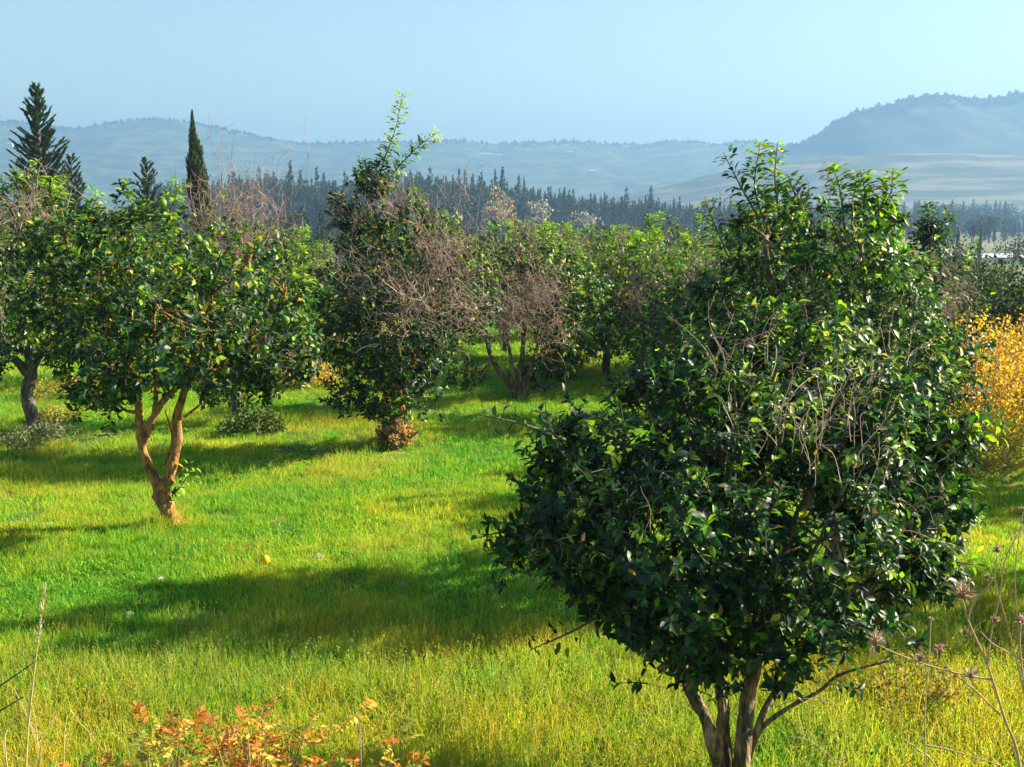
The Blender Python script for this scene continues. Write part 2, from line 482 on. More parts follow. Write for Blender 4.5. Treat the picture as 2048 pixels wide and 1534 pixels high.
def round_tree_mesh(seed, h=9.0, w=3.5, n=500, tint=(0.03, 0.05, 0.025), tr=(0.12, 0.09, 0.07), split=False):
    r = np.random.default_rng(seed); mb = MB(); fb = MB() if split else mb
    tube(mb, [(0, 0, -0.5), (0.1, 0, h * 0.3), (0, 0.1, h * 0.75)], [0.03 * h, 0.022 * h, 0.006 * h], 6, tr)
    lumps = [(r.normal(0, w * 0.35), r.normal(0, w * 0.35), h * r.uniform(0.42, 0.85), w * r.uniform(0.35, 0.55)) for _ in range(9)]
    for lx, ly, lz, lr in lumps:
        tube(mb, [(0, 0, h * 0.3), (lx * 0.6, ly * 0.6, lz * 0.8), (lx, ly, lz)], [0.012 * h, 0.008 * h, 0.003 * h], 4, tr)
        m = n // 9
        d = unit(r.normal(size=(m, 3)))
        pos = np.array([lx, ly, lz]) + d * lr * r.uniform(0.5, 1.0, (m, 1)) * np.array([1, 1, 0.8])
        D = unit(d + r.normal(size=(m, 3)) * 0.9)
        L = h * r.uniform(0.03, 0.07, m)
        leaves(fb, pos, D, unit(r.normal(size=(m, 3))), L, L * 0.8, np.array(tint)[None] * r.uniform(0.6, 1.5, (m, 1)))
    if split: return mb.mesh("trunk", M_CONIF), fb.mesh("crown", M_CONIF, False)
    return mb.mesh("round_tree", M_CONIF, False)

spires = [spire_mesh(31, 10, 0.9), spire_mesh(32, 10, 1.3, 480, power=0.9, ragged=0.3), spire_mesh(33, 10, 2.0, 560, (0.022, 0.045, 0.025), 0.4, 1.0),
          spire_mesh(34, 10, 1.6, 520, (0.018, 0.04, 0.025), 0.5, 0.6), spire_mesh(35, 10, 0.65, 380)]
rounds = [round_tree_mesh(41), round_tree_mesh(42, 9, 3.0, 450, (0.035, 0.06, 0.03)), round_tree_mesh(43, 9, 4.0, 600, (0.022, 0.04, 0.022))]

# the dark wood beyond the orchard: front edge as single trees, the depth of it as one mass
WTOP = [(430, 350), (500, 340), (570, 345), (640, 352), (720, 350), (820, 338), (900, 345), (960, 350), (1000, 352), (1060, 366), (1120, 376), (1200, 384), (1290, 388),
        (1360, 398), (1450, 398), (1600, 402), (1800, 405)]
wt = np.array(WTOP)
r_ = np.random.default_rng(51)
cnt = 0
for i in range(150):
    px = 430 + (i + r_.uniform(0, 1)) / 150 * 1150
    Y = r_.uniform(400, 480)
    top = np.interp(px, wt[:, 0], wt[:, 1]) + r_.normal(0, 9) + 6
    if i % 17 == 5: top -= 16
    ztop = at(px, top, Y)[2]
    x = at(px, top, Y)[0]
    gz = float(ground_z(x, Y))
    h = ztop - gz
    k = r_.choice([0, 1, 2, 3, 4], p=[.22, .24, .22, .2, .12])
    o = obj("wood_conifer", spires[k], None, (x, Y, gz), label="dark spire-topped conifer in the long hazy wood beyond the orchard",
            category="tree", group="conifers of the dark wood beyond the orchard")
    o.scale = (h / 10 * r_.uniform(0.7, 1.1), h / 10 * r_.uniform(0.7, 1.1), h / 10)
    o.rotation_euler = (0, 0, r_.uniform(0, 6.28))
# depth of the wood
P, S, R, I = [], [], [], []
for i in range(1900):
    Y = r_.uniform(420, 600)
    px = r_.uniform(300, 1800)
    top = np.interp(px, wt[:, 0], wt[:, 1]) + r_.uniform(8, 45)
    q = at(px, top, Y); gz = float(ground_z(q[0], Y))
    h = max(q[2] - gz, 4)
    P.append((q[0], Y, gz)); S.append((h / 10 * 1.1,) * 2 + (h / 10,)); R.append((0, 0, r_.uniform(0, 6.28))); I.append(r_.integers(0, 8))
for i in range(700):                                       # lower trees and scrub in front of it and off to both sides
    Y = r_.uniform(130, 330)
    px = r_.uniform(-300, 2300)
    q = at(px, 430, Y); gz = float(ground_z(q[0], Y))
    if 1780 < px and (Y > 120 or r_.random() < 0.6): continue
    h = r_.uniform(3.5, 7.5)
    P.append((q[0], Y, gz)); S.append((h / 10 * 1.1,) * 2 + (h / 10,)); R.append((0, 0, r_.uniform(0, 6.28))); I.append(r_.choice([2, 3, 5, 6, 7]))
for i in range(1500):                                      # valley trees farther out
    Y = r_.uniform(600, 1000)
    px = r_.uniform(-300, 2400)
    q = at(px, 430, Y); gz = float(ground_z(q[0], Y))
    if noise2(q[0] * 0.02, Y * 0.02, 1.2, 3) < -0.1: continue
    h = r_.uniform(6, 13)
    P.append((q[0], Y, gz)); S.append((h / 10 * 1.2,) * 2 + (h / 10,)); R.append((0, 0, r_.uniform(0, 6.28))); I.append(r_.integers(0, 8))
for i in range(110):
    Y = r_.uniform(290, 620); px = r_.uniform(1780, 2350)
    q = at(px, 430, Y); gz = float(ground_z(q[0], Y)); h = r_.uniform(4, 10)
    P.append((q[0], Y, gz)); S.append((h / 10 * 1.2,) * 2 + (h / 10,)); R.append((0, 0, r_.uniform(0, 6.28))); I.append(r_.choice([0, 2, 3, 5, 6, 7]))
for i in range(420):
    Y = r_.uniform(620, 900); px = r_.uniform(1520, 2400)
    top = 400 + r_.uniform(-4, 34) ; q = at(px, top, Y); gz = float(ground_z(q[0], Y)); h = max(q[2] - gz, 5)
    P.append((q[0], Y, gz)); S.append((h / 10 * 1.1,) * 2 + (h / 10,)); R.append((0, 0, r_.uniform(0, 6.28))); I.append(r_.integers(0, 8))
scatter("valley_wood", P, S, R, I, spires + rounds, ("hazy mass of trees filling the valley beyond the orchard", "woodland"))

# single trees in the valley that stand out
def valley_tree(name, me, px, py_top, Y, label, w=1.0, href=10.0):
    q = at(px, py_top, Y); gz = float(ground_z(q[0], Y)); h = q[2] - gz
    o = thing(name, label, "tree", (q[0], Y, gz))
    obj("trunk", me[0], o); obj("crown", me[1], o, kind="stuff")
    o.scale = (h / href * w, h / href * w, h / href)
    o.rotation_euler = (0, 0, (px * 0.37) % 6.28)
TAN1 = round_tree_mesh(61, 9, 3.4, 900, (0.30, 0.22, 0.12), (0.3, 0.25, 0.2), split=True)
BARE1 = round_tree_mesh(62, 9, 3.0, 260, (0.30, 0.28, 0.26), (0.4, 0.37, 0.34), split=True)
BARE2 = round_tree_mesh(63, 9, 3.0, 300, (0.26, 0.24, 0.22), (0.38, 0.35, 0.32), split=True)
SP = [spire_mesh(31, 10, 0.9, split=True), None, spire_mesh(33, 10, 2.0, 700, (0.022, 0.045, 0.025), 0.4, 1.0, True), spire_mesh(34, 10, 1.6, 700, (0.018, 0.04, 0.025), 0.5, 0.6, True), spire_mesh(35, 10, 0.65, 420, split=True)]
RD = [round_tree_mesh(41, split=True), None, round_tree_mesh(43, 9, 4.0, 700, (0.022, 0.04, 0.022), split=True)]
valley_tree("autumn_tree", TAN1, 1000, 378, 330, "tan autumn tree glowing against the dark wood", 0.9, 8.6)
valley_tree("bare_tree", BARE1, 1085, 392, 300, "pale nearly bare tree right of the tan autumn tree", 0.8, 8.6)
valley_tree("bare_tree", BARE2, 1175, 402, 290, "pale nearly bare tree before the middle of the dark wood", 0.9, 8.6)
valley_tree("round_tree", RD[0], 590, 415, 150, "hazy green round tree between the left and middle orchard trees", 0.8, 8.6)
valley_tree("round_tree", RD[2], 2030, 470, 160, "dark round tree at the right edge beside the pale roofs", 1.1, 8.6)
valley_tree("cypress", SP[0], 1918, 445, 170, "small dark cypress left of the pale valley roofs", 0.8, 9.9)
valley_tree("cypress", SP[4], 1962, 450, 175, "thin dark cypress just left of the right-hand pale roof", 0.8, 9.9)
valley_tree("cypress", SP[4], 580, 318, 410, "thin cypress spire rising above the left end of the dark wood", 1.0, 9.9)
valley_tree("cypress", SP[4], 633, 332, 408, "second thin cypress spire along the left end of the dark wood", 1.0, 9.9)
valley_tree("pine_tree", SP[2], 1005, 334, 420, "broad pointed conifer rising highest in the middle of the dark wood", 0.9, 9.9)
valley_tree("pine_tree", SP[3], 1302, 372, 425, "pointed conifer breaking the right end of the dark wood's skyline", 0.9, 9.9)

# near conifers on the left: feathery conifer, small conifer, column cypress
def feather_conifer(name, label, px, py_top, Y, base_w, nbr, seed):
    r = np.random.default_rng(seed)
    q = at(px, py_top, Y); gz = float(ground_z(q[0], Y)); h = q[2] - gz
    root = thing(name, label, "tree", (q[0], Y, gz))
    tb = MB(); trunk = spline([(0, 0, -0.3), (0.05, 0, h * 0.4), (-0.03, 0.05, h * 0.75), (0, 0, h)], 12)
    tube(tb, trunk, np.linspace(0.02 * h, 0.004, 12), 7)
    obj("trunk", tb.mesh("trunk", M_BARKG), root)
    bb, fb = MB(), MB()
    P_, D_, N_, L_, T_ = [], [], [], [], []
    for i in range(nbr):
        t = 0.12 + 0.87 * (i + r.random()) / nbr
        p0 = np.array([np.interp(t * h, trunk[:, 2], trunk[:, 0]), np.interp(t * h, trunk[:, 2], trunk[:, 1]), t * h])
        a = i * 2.4 + r.normal(0, 0.4)
        ln = base_w * (1 - t) ** 0.85 * r.uniform(0.6, 1.15) + 0.12
        d = np.array([math.cos(a), math.sin(a), 0.15 + 0.5 * t])
        pts, _ = wander(p0, d, ln, 6, 0.25, r, 0.55)
        tube(bb, pts, np.linspace(0.012 + 0.01 * ln, 0.003, 7), 3, cap=False)
        m = int(30 + 110 * ln)
        tt = r.uniform(0.1, 1.0, m) * 6
        i0 = np.minimum(tt.astype(int), 5); fr = (tt - i0)[:, None]
        pp = pts[i0] * (1 - fr) + pts[i0 + 1] * fr
        dd = unit(pts[i0 + 1] - pts[i0]); side = unit(np.cross(dd, [0, 0, 1])) * r.choice([-1, 1], (m, 1))
        P_.append(pp); D_.append(dd * 0.9 + side * r.uniform(0.1, 0.8, (m, 1)) + r.normal(size=(m, 3)) * 0.15 + np.array([0, 0, 0.35]))
        N_.append(np.array([0, 0, 1.0]) + r.normal(size=(m, 3)) * 0.6); L_.append(r.uniform(0.09, 0.24, m) * (1.2 - 0.5 * t))
        T_.append(np.array([[0.05, 0.085, 0.05]]) * r.uniform(0.6, 1.7, (m, 1)))
    L_ = np.concatenate(L_)
    leaves(fb, np.concatenate(P_), np.concatenate(D_), np.concatenate(N_), L_, L_ * 0.24, np.concatenate(T_))
    obj("branches", bb.mesh("branches", M_BARKG), root, kind="stuff")
    obj("crown", fb.mesh("crown", M_CONIF, False), root, kind="stuff")
    return root
feather_conifer("feathery_conifer", "tall feathery conifer at the far left rising against the sky", 72, 172, 42, 2.2, 230, 71)
feather_conifer("feathery_conifer", "shorter feathery conifer leaning on the right side of the tall one", 142, 312, 44, 1.5, 90, 72)
feather_conifer("small_conifer", "small dark conifer peeking over the leftmost citrus trees", 292, 318, 46, 1.9, 80, 73)

def column_cypress(label, px, py_top, Y, w, seed):
    r = np.random.default_rng(seed)
    q = at(px, py_top, Y); gz = float(ground_z(q[0], Y)); h = q[2] - gz
    root = thing("column_cypress", label, "tree", (q[0], Y, gz))
    tb = MB(); tube(tb, [(0, 0, -0.3), (0, 0, h * 0.5), (0, 0, h * 0.92)], [0.12, 0.08, 0.02], 7)
    obj("trunk", tb.mesh("trunk", M_BARKG), root)
    n = 7000; fb = MB()
    z = r.uniform(0.05, 1.0, n); a = r.uniform(0, 6.28, n)
    lean = 0.10 * np.sin(z * 5)
    env = w * np.minimum(1, (1.0 - z) / 0.36) ** 0.95 * np.minimum(1, 0.4 + z * 3) * (1 + 0.22 * np.sin(a * 3 + z * 17) + 0.15 * np.sin(z * 41 + a))
    rad = env * np.sqrt(r.uniform(0.2, 1, n))
    pos = np.stack([np.cos(a) * rad + lean, np.sin(a) * rad, z * h], 1)
    D = np.stack([np.cos(a) * 0.3, np.sin(a) * 0.3, np.ones(n)], 1) + r.normal(size=(n, 3)) * 0.2
    N = np.stack([np.cos(a), np.sin(a), np.zeros(n)], 1) + r.normal(size=(n, 3)) * 0.6
    L = r.uniform(0.12, 0.28, n) * np.clip((1.02 - z) / 0.3, 0.3, 1)
    leaves(fb, pos, D, N, L, L * 0.25, np.array([[0.045, 0.062, 0.03]]) * r.uniform(0.5, 1.8, (n, 1)))
    obj("crown", fb.mesh("crown", M_CONIF, False), root, kind="stuff")
column_cypress("slim column cypress with a pointed tip standing behind the left orchard trees", 390, 222, 40, 0.28, 74)

# far buildings
def farm_building(px, py, Y, w, d, h, label, roof=M_ROOFW, gable=0.6):
    q = at(px, py, Y); gz = q[2] if Y > 900 else float(ground_z(q[0], Y))
    root = thing("farm_building", label, "building", (q[0], Y, gz - 0.3))
    def box(x0, x1, y0, y1, z0, z1):
        v = [(x, y, z) for z in (z0, z1) for y in (y0, y1) for x in (x0, x1)]
        return v, [(0, 2, 3, 1), (4, 5, 7, 6), (0, 1, 5, 4), (2, 6, 7, 3), (0, 4, 6, 2), (1, 3, 7, 5)]
    mb = MB(); v, f = box(-w / 2, w / 2, -d / 2, d / 2, -1.5, h); mb.add(v, None, f)
    obj("wall", mb.mesh("wall", M_WALL, False), root)
    mb = MB(); o = 0.35
    v = [(-w / 2 - o, -d / 2 - o, h), (w / 2 + o, -d / 2 - o, h), (w / 2 + o, d / 2 + o, h), (-w / 2 - o, d / 2 + o, h), (-w / 2 - o, 0, h + gable), (w / 2 + o, 0, h + gable),
         (-w / 2 - o, -d / 2 - o, h + 0.12), (w / 2 + o, -d / 2 - o, h + 0.12)]
    mb.add(v, [(0, 4, 3), (1, 2, 5)], [(0, 3, 2, 1), (0, 1, 5, 4), (2, 3, 4, 5)])
    obj("roof", mb.mesh("roof", roof, False), root)
    k = max(2, int(w / 3.5)); me = None
    for i in range(k):
        if me is None:
            mb = MB(); vv, ff = box(-0.5, 0.5, -0.03, 0.03, -0.6, 0.6); mb.add(vv, None, ff); me = mb.mesh("window", M_PANE, False)
        obj("window", me, root, (-w / 2 + w * (i + 0.5) / k, -d / 2 - 0.02, h * 0.55))
farm_building(2010, 508, 228, 16, 6, 1.5, "long low pale-roofed farm shed at the right edge of the valley")
farm_building(1868, 500, 232, 7, 5, 1.2, "small pale-roofed shed left of the long valley shed")
farm_building(972, 313, 2430, 26, 10, 5, "widest white house on the middle of the far hill", M_ROOFW, 1.5)
farm_building(996, 315, 2430, 14, 10, 5, "white house right beside the widest one on the far hill", M_ROOFW, 1.5)
farm_building(1140, 308, 2480, 9, 8, 5, "lone white house on the upper far hill right of the pair", M_ROOFW, 1.5)
farm_building(1183, 347, 2050, 10, 8, 5, "lone white house low on the far hill above the wood", M_ROOFW, 1.5)
farm_building(20, 292, 2350, 12, 8, 5, "white house on the far hill left of the tall feathery conifer", M_ROOFW, 1.5)

# ------------------------------------------------------------------ citrus trees
DARK = np.array([0.011, 0.040, 0.019]); MIDG = np.array([0.032, 0.10, 0.012]); YOUNG = np.array([0.17, 0.30, 0.014])
YELLOW = np.array([0.42, 0.36, 0.03]); BROWN = np.array([0.25, 0.13, 0.04])

def pick_tints(r, n, young, mid=0.35, yellow=0.03):
    u = r.random(n); out = np.tile(DARK, (n, 1))
    young = np.broadcast_to(young, (n,))
    out[u < mid] = MIDG
    out[u > 1 - young] = YOUNG
    u2 = r.random(n); out[u2 < yellow] = YELLOW; out[u2 > 0.992] = BROWN
    return out * r.uniform(0.65, 1.45, (n, 1)) * (1 + 0.12 * r.normal(size=(n, 3)))

LEAFVARS = {}
def leaf_variant(k):
    """a handful of shared single-leaf meshes (unit length 1 along +Y)"""
    if k not in LEAFVARS:
        r = np.random.default_rng(900 + k)
        mb = MB(); col = [DARK, DARK, MIDG, MIDG, YOUNG, DARK][k % 6] * r.uniform(0.8, 1.3)
        rows = []; m = 6
        for j in range(m):
            t = (j + 1) / (m + 1); w = 0.27 * math.sin(math.pi * t ** 0.85) ** 0.75
            z = -0.20 * t * t + 0.03 * math.sin(k + 5 * t)
            rows += [(-w, t, z + w * 0.3), (0, t, z), (w, t, z + w * 0.3)]
        v = [(0, 0, 0)] + rows + [(0, 1, -0.2 + 0.03 * math.sin(k + 5))]
        v += [(-0.012, -0.16, 0.01), (0.012, -0.16, 0.01), (0.012, 0.02, 0.004), (-0.012, 0.02, 0.004)]
        f3 = [(0, 2, 1), (0, 3, 2)]; f4 = []
        for j in range(m - 1):
            b = 1 + j * 3
            f4 += [(b, b + 1, b + 4, b + 3), (b + 1, b + 2, b + 5, b + 4)]
        e = 1 + (m - 1) * 3
        f3 += [(e, e + 1, e + 3), (e + 1, e + 2, e + 3)]
        f4 += [(e + 4, e + 5, e + 6, e + 7)]
        mb.add(v, f3, f4, col)
        LEAFVARS[k] = mb.mesh("leaf", M_LEAF)
    return LEAFVARS[k]

def fruit_mesh(r0, material, seed=1):
    mb = MB(); v = []; nu, nv = 10, 7
    for i in range(nv + 1):
        th = math.pi * i / nv
        for j in range(nu):
            ph = 2 * math.pi * j / nu
            k = 1.0 + (0.10 if i == nv else 0)
            v.append((r0 * math.sin(th) * math.cos(ph), r0 * math.sin(th) * math.sin(ph), r0 * 1.05 * k * math.cos(th)))
    f = [(i * nu + j, (i + 1) * nu + j, (i + 1) * nu + (j + 1) % nu, i * nu + (j + 1) % nu) for i in range(nv) for j in range(nu)]
    mb.add(v, None, f)
    tube(mb, [(0, 0, r0), (0.004, 0, r0 * 1.35)], [0.004, 0.003], 4)
    return mb.mesh("fruit", material)
FRUIT = fruit_mesh(0.043, M_FRUIT)
FRUITO = fruit_mesh(0.043, M_ORANGE)

def dead_brush(mb, base, d, n, length, spread, r, thick=0.006, curl=0.75):
    """a fan of dead, forking twigs"""
    for _ in range(int(n * (1.9 if base[2] < 9 and thick > 0.003 else 1.2))):
        dd = unit(np.array(d) + r.normal(size=3) * spread)
        p0 = np.array(base) + r.normal(size=3) * length * 0.38
        ln = length * r.uniform(0.5, 1.15)
        pts, e = wander(p0, dd, ln, 7, curl, r)
        tube(mb, pts, np.linspace(thick, thick * 0.35, 8), 3, cap=False)
        for _k in range(r.integers(1, 4)):
            j = r.integers(2, 7)
            q, _ = wander(pts[j], unit(pts[j] - pts[j - 1] + r.normal(size=3) * 0.55), ln * r.uniform(0.25, 0.5), 5, curl, r)
            tube(mb, q, np.linspace(thick * 0.6, thick * 0.25, 6), 3, cap=False)

def citrus(name, label, base, lumps, limbs, seed, n_leaf=9000, leaf=0.10, big=False, young=0.10, mid=0.35, yellow=0.02, shoots=(), brush=(), bark=None,
           parts=0, fruits=(), group=None, open_=0.0, cat="citrus tree", droop=0.25, sprigs=16):
    """base: ground point; lumps: (centre, radius, squash) in world space; limbs: (control points, r0, r1) in world space"""
    r = np.random.default_rng(seed)
    base = np.array(base, float)
    root = thing(name, label, cat, tuple(base), group)
    bark = bark or M_BARK
    # trunk and limbs
    for i, (ctrl, r0, r1) in enumerate(limbs):
        c = np.array(ctrl, float) - base
        k = 26
        pts = spline(c, k)
        wob = r.normal(size=(k, 3)) * r0 * 0.13; wob = (wob + np.roll(wob, 1, 0) + np.roll(wob, -1, 0)) / 2; wob[[0, -1]] = 0
        pts += wob
        tb = MB(); rr = np.linspace(r0, r1, k) * (1 + 0.05 * r.normal(size=k))
        if i == 0: rr[:3] *= [1.35, 1.2, 1.08]
        tube(tb, pts, rr, 12, knots=0.055, rr=r)
        obj("trunk" if i == 0 else "limb", tb.mesh("trunk" if i == 0 else "limb", bark), root)
    lc = np.array([l[0] for l in lumps]) - base; lr = np.array([l[1] for l in lumps]); ls = np.array([l[2] if len(l) > 2 else 0.85 for l in lumps])
    ends = np.array([np.array(l[0][-1]) - base for l in limbs])
    tops = np.concatenate([spline(np.array(l[0], float) - base, 10)[4:] for l in limbs])
    # branches from limbs into every lump
    bb = MB()
    for c, rad in zip(lc, lr):
        j = np.argsort(np.linalg.norm(tops - c, axis=1) + 0.5 * np.maximum(tops[:, 2] - c[2], 0))[0]
        st = tops[j]; midp = (st + c) / 2 + r.normal(size=3) * 0.08 + np.array([0, 0, -0.05])
        pts = spline([st, midp, c], 8); tube(bb, pts, np.linspace(0.022, 0.010, 8), 5, cap=False)
        for _ in range(6):
            e = c + unit(r.normal(size=3) + np.array([0, 0, 0.4])) * rad * r.uniform(0.6, 0.9)
            p2, _e = wander(c, e - c, np.linalg.norm(e - c), 5, 0.35, r)
            tube(bb, p2, np.linspace(0.010, 0.004, 6), 4, cap=False)
    obj("branches", bb.mesh("branches", bark), root, kind="stuff")
    # twigs with rosettes of leaves
    per = 11
    ntw = n_leaf // per
    w = lr ** 2; w = w / w.sum()
    tips, outs = [], []
    while len(tips) < ntw:
        i = r.choice(len(lr), p=w)
        d = unit(r.normal(size=3))
        rad = lr[i] * (1.0 + 0.16 * math.sin(d[0] * 5 + seed) * math.sin(d[1] * 4 + i) * 1.5) * (r.uniform(0.5, 1.08) ** 0.6 if r.random() < 0.9 else r.uniform(1.05, 1.28))
        p = lc[i] + d * rad * np.array([1, 1, ls[i]])
        q = np.linalg.norm((p - lc) / (lr[:, None] * np.stack([np.ones(len(ls)), np.ones(len(ls)), ls], 1)), axis=1)
        q[i] = 9
        if q.min() < 0.72 and r.random() < 0.9: continue
        if p[2] < 0.15: continue
        if open_ > 0 and noise2(p[0] * 1.0 + p[2] * 0.7, p[1] + p[2] * 1.3, 0.28, seed % 5) < -1 + open_ * 1.6: continue
        tips.append(p); outs.append(d)
    tips = np.array(tips); outs = np.array(outs)
    zmin, zmax = tips[:, 2].min(), tips[:, 2].max()
    tw = MB(); P, D, N, L, HF = [], [], [], [], []
    for p, d in zip(tips, outs):
        tl = r.uniform(0.16, 0.34) * leaf / 0.10
        td = unit(d * 0.8 + np.array([0, 0, 0.45]) + r.normal(size=3) * 0.35)
        s = p - td * tl
        pts, _ = wander(s, td, tl, 3, 0.25, r)
        tube(tw, pts, np.linspace(0.0045, 0.002, 4), 3, cap=False)
        m = r.integers(per - 3, per + 4)
        tt = np.sort(r.uniform(0.15, 1.0, m)) * 3
        i0 = np.minimum(tt.astype(int), 2); fr = (tt - i0)[:, None]
        pp = pts[i0] * (1 - fr) + pts[i0 + 1] * fr
        ang = np.arange(m) * 2.4 + r.uniform(0, 6.28)
        u = unit(np.cross(td, [0.3, 0.2, 1.0])); v = np.cross(td, u)
        radl = u[None] * np.cos(ang)[:, None] + v[None] * np.sin(ang)[:, None]
        dd = unit(radl * r.uniform(0.6, 1.2, (m, 1)) + td * r.uniform(0.25, 0.9, (m, 1)) + r.normal(size=(m, 3)) * 0.25 - np.array([0, 0, droop]))
        nn = td[None] * 0.9 + np.array([0, 0, 0.5]) + r.normal(size=(m, 3)) * 0.45
        P.append(pp); D.append(dd); N.append(nn); L.append(leaf * r.uniform(0.6, 1.2, m)); HF.append(np.full(m, (p[2] - zmin) / (zmax - zmin)))
    front = np.argsort(-(outs[:, 2] * 0.6 + np.abs(outs[:, 0]) * 0.6 - outs[:, 1] * 0.5 + r.normal(0, 0.5, len(outs))))
    for j in front[:sprigs]:                                # longer sprigs that break the outline
        td = unit(outs[j] * np.array([0.7, 0.7, 0.5]) + np.array([0, 0, 0.75]) + r.normal(size=3) * 0.3)
        tl = r.uniform(0.18, 0.38)
        pts, _ = wander(tips[j], td, tl, 6, 0.35, r)
        tube(tw, pts, np.linspace(0.005, 0.002, 7), 3, cap=False)
        m = r.integers(13, 22)
        tt = np.linspace(0.3, 5.95, m); i0 = tt.astype(int); fr = (tt - i0)[:, None]
        pp = pts[i0] * (1 - fr) + pts[i0 + 1] * fr
        ang = np.arange(m) * 2.4 + r.uniform(0, 6.28)
        u = unit(np.cross(td, [0.3, 0.2, 1.0])); v = np.cross(td, u)
        radl = u[None] * np.cos(ang)[:, None] + v[None] * np.sin(ang)[:, None]
        P.append(pp); D.append(unit(radl + td * 0.5 + r.normal(size=(m, 3)) * 0.2)); N.append(td[None] + r.normal(size=(m, 3)) * 0.4)
        L.append(leaf * r.uniform(0.7, 1.25, m)); HF.append(np.full(m, r.choice([0.6, 1.2, 1.7])))
    P, D, N, L, HF = map(np.concatenate, (P, D, N, L, HF))
    clumpy = noise2(P[:, 0] * 1.1 + P[:, 2], P[:, 1] * 1.1 - P[:, 2] * 0.5, 0.5, seed % 7)
    yp = np.clip(young * (0.35 + 1.6 * HF ** 2) + np.maximum(clumpy - 0.45, 0) * 1.1 * young / 0.1, 0, 0.85)
    T = pick_tints(r, len(P), yp, mid, yellow)
    obj("twigs", tw.mesh("twigs", M_TWIGG), root, kind="stuff")
    # shoots standing above the crown
    for (ctrl, nl, sy) in shoots:
        nl = int(nl * 2.3)
        c = np.array(ctrl, float) - base
        pts = spline(c, 20)
        sb = MB(); tube(sb, pts, np.linspace(0.011, 0.003, 20), 5)
        so = obj("shoot", sb.mesh("shoot", M_TWIGG), root)
        tt = np.sort(r.uniform(0.12, 1.0, nl)) * 19
        i0 = np.minimum(tt.astype(int), 18); fr = (tt - i0)[:, None]
        pp = pts[i0] * (1 - fr) + pts[i0 + 1] * fr; td = unit(pts[i0 + 1] - pts[i0])
        ang = np.arange(nl) * 2.4 + r.uniform(0, 6.28)
        u = unit(np.cross(td, [0.3, 0.9, 0.2])); v = np.cross(td, u)
        radl = u * np.cos(ang)[:, None] + v * np.sin(ang)[:, None]
        d2 = unit(radl * 1.3 + td * r.uniform(0.0, 0.8, (nl, 1)) - np.array([0, 0, 0.1]) + r.normal(size=(nl, 3)) * 0.3)
        pp = pp + radl * (r.uniform(0, 1, (nl, 1)) ** 1.5 * 0.09)
        n2 = td + np.array([0, 0, 0.3]) + r.normal(size=(nl, 3)) * 0.4
        l2 = leaf * r.uniform(0.85, 1.5, nl) * (1.05 - 0.35 * tt / 19)
        t2 = pick_tints(r, nl, np.clip(sy * (0.25 + 1.2 * tt / 19), 0, 1), 0.6, 0.05)
        fb = MB(); leaves(fb, pp, d2, n2, l2, l2 * 0.52, t2, True)
        obj("leaves", fb.mesh("leaves", M_LEAF), so, kind="stuff")
    # the leaves that show largest become leaves of their own
    if parts:
        toC = np.array([0, 0, H]) - base
        dist = np.linalg.norm(P - toC, axis=1)
        face = np.abs(np.sum(unit(N) * unit(toC - P), 1))
        cxy = lc.mean(0); outer = np.sum((P - cxy) * unit(toC - cxy), 1)
        score = L / dist * (0.35 + face) * (1 + 0.35 * outer) * r.uniform(0.35, 1.0, len(P))
        pick = np.argsort(-score)[:parts]
        keep = np.ones(len(P), bool); keep[pick] = False
        for i in pick:
            d_ = unit(D[i]); n_ = unit(N[i] - d_ * np.dot(N[i], d_)); x_ = np.cross(d_, n_)
            lum = T[i].sum()
            kk = int(r.choice([0, 1, 5])) if lum < 0.12 else (int(r.choice([2, 3])) if lum < 0.3 else 4)
            o = obj("leaf", leaf_variant(kk), root)
            s = float(L[i])
            mtx = Matrix(((x_[0] * s, d_[0] * s, n_[0] * s, P[i][0]), (x_[1] * s, d_[1] * s, n_[1] * s, P[i][1]), (x_[2] * s, d_[2] * s, n_[2] * s, P[i][2]), (0, 0, 0, 1)))
            o.matrix_local = mtx
        P, D, N, L, T = P[keep], D[keep], N[keep], L[keep], T[keep]
    fb = MB(); leaves(fb, P, D, N, L, L * r.uniform(0.42, 0.58, len(L)), T, big)
    obj("foliage", fb.mesh("foliage", M_LEAF), root, kind="stuff")
    if brush:
        db = MB()
        for (c, d, n, ln, sp) in brush:
            dead_brush(db, np.array(c) - base, d, n, ln, sp, r, thick=0.0018 + 0.00011 * min(base[1], 20))
        obj("dead_twigs", db.mesh("dead_twigs", M_TWIG), root, kind="stuff")
    for f in fruits:
        o = obj("fruit", FRUIT, root, tuple(np.array(f) - base))
        o.rotation_euler = (0.3, 0.2, f[0] * 7)
    return root

def lumps_px(Y, rows, deep=0.0):
    """(px, py, radius px, depth offset[, squash]) -> world lumps for a tree standing at depth Y"""
    out = []
    for i, q in enumerate(rows):
        px, py, rp, dy = q[:4]
        dy = dy + deep * math.sin(i * 2.4 + 0.5)
        sq = q[4] if len(q) > 4 else 0.85
        out.append((at(px, py, Y + dy), rp / F * Y, sq))
    return out

def gp(px, Y):
    x = (px - CX) / F * Y * 1.0
    return np.array([x, Y, float(ground_z(x, Y))])

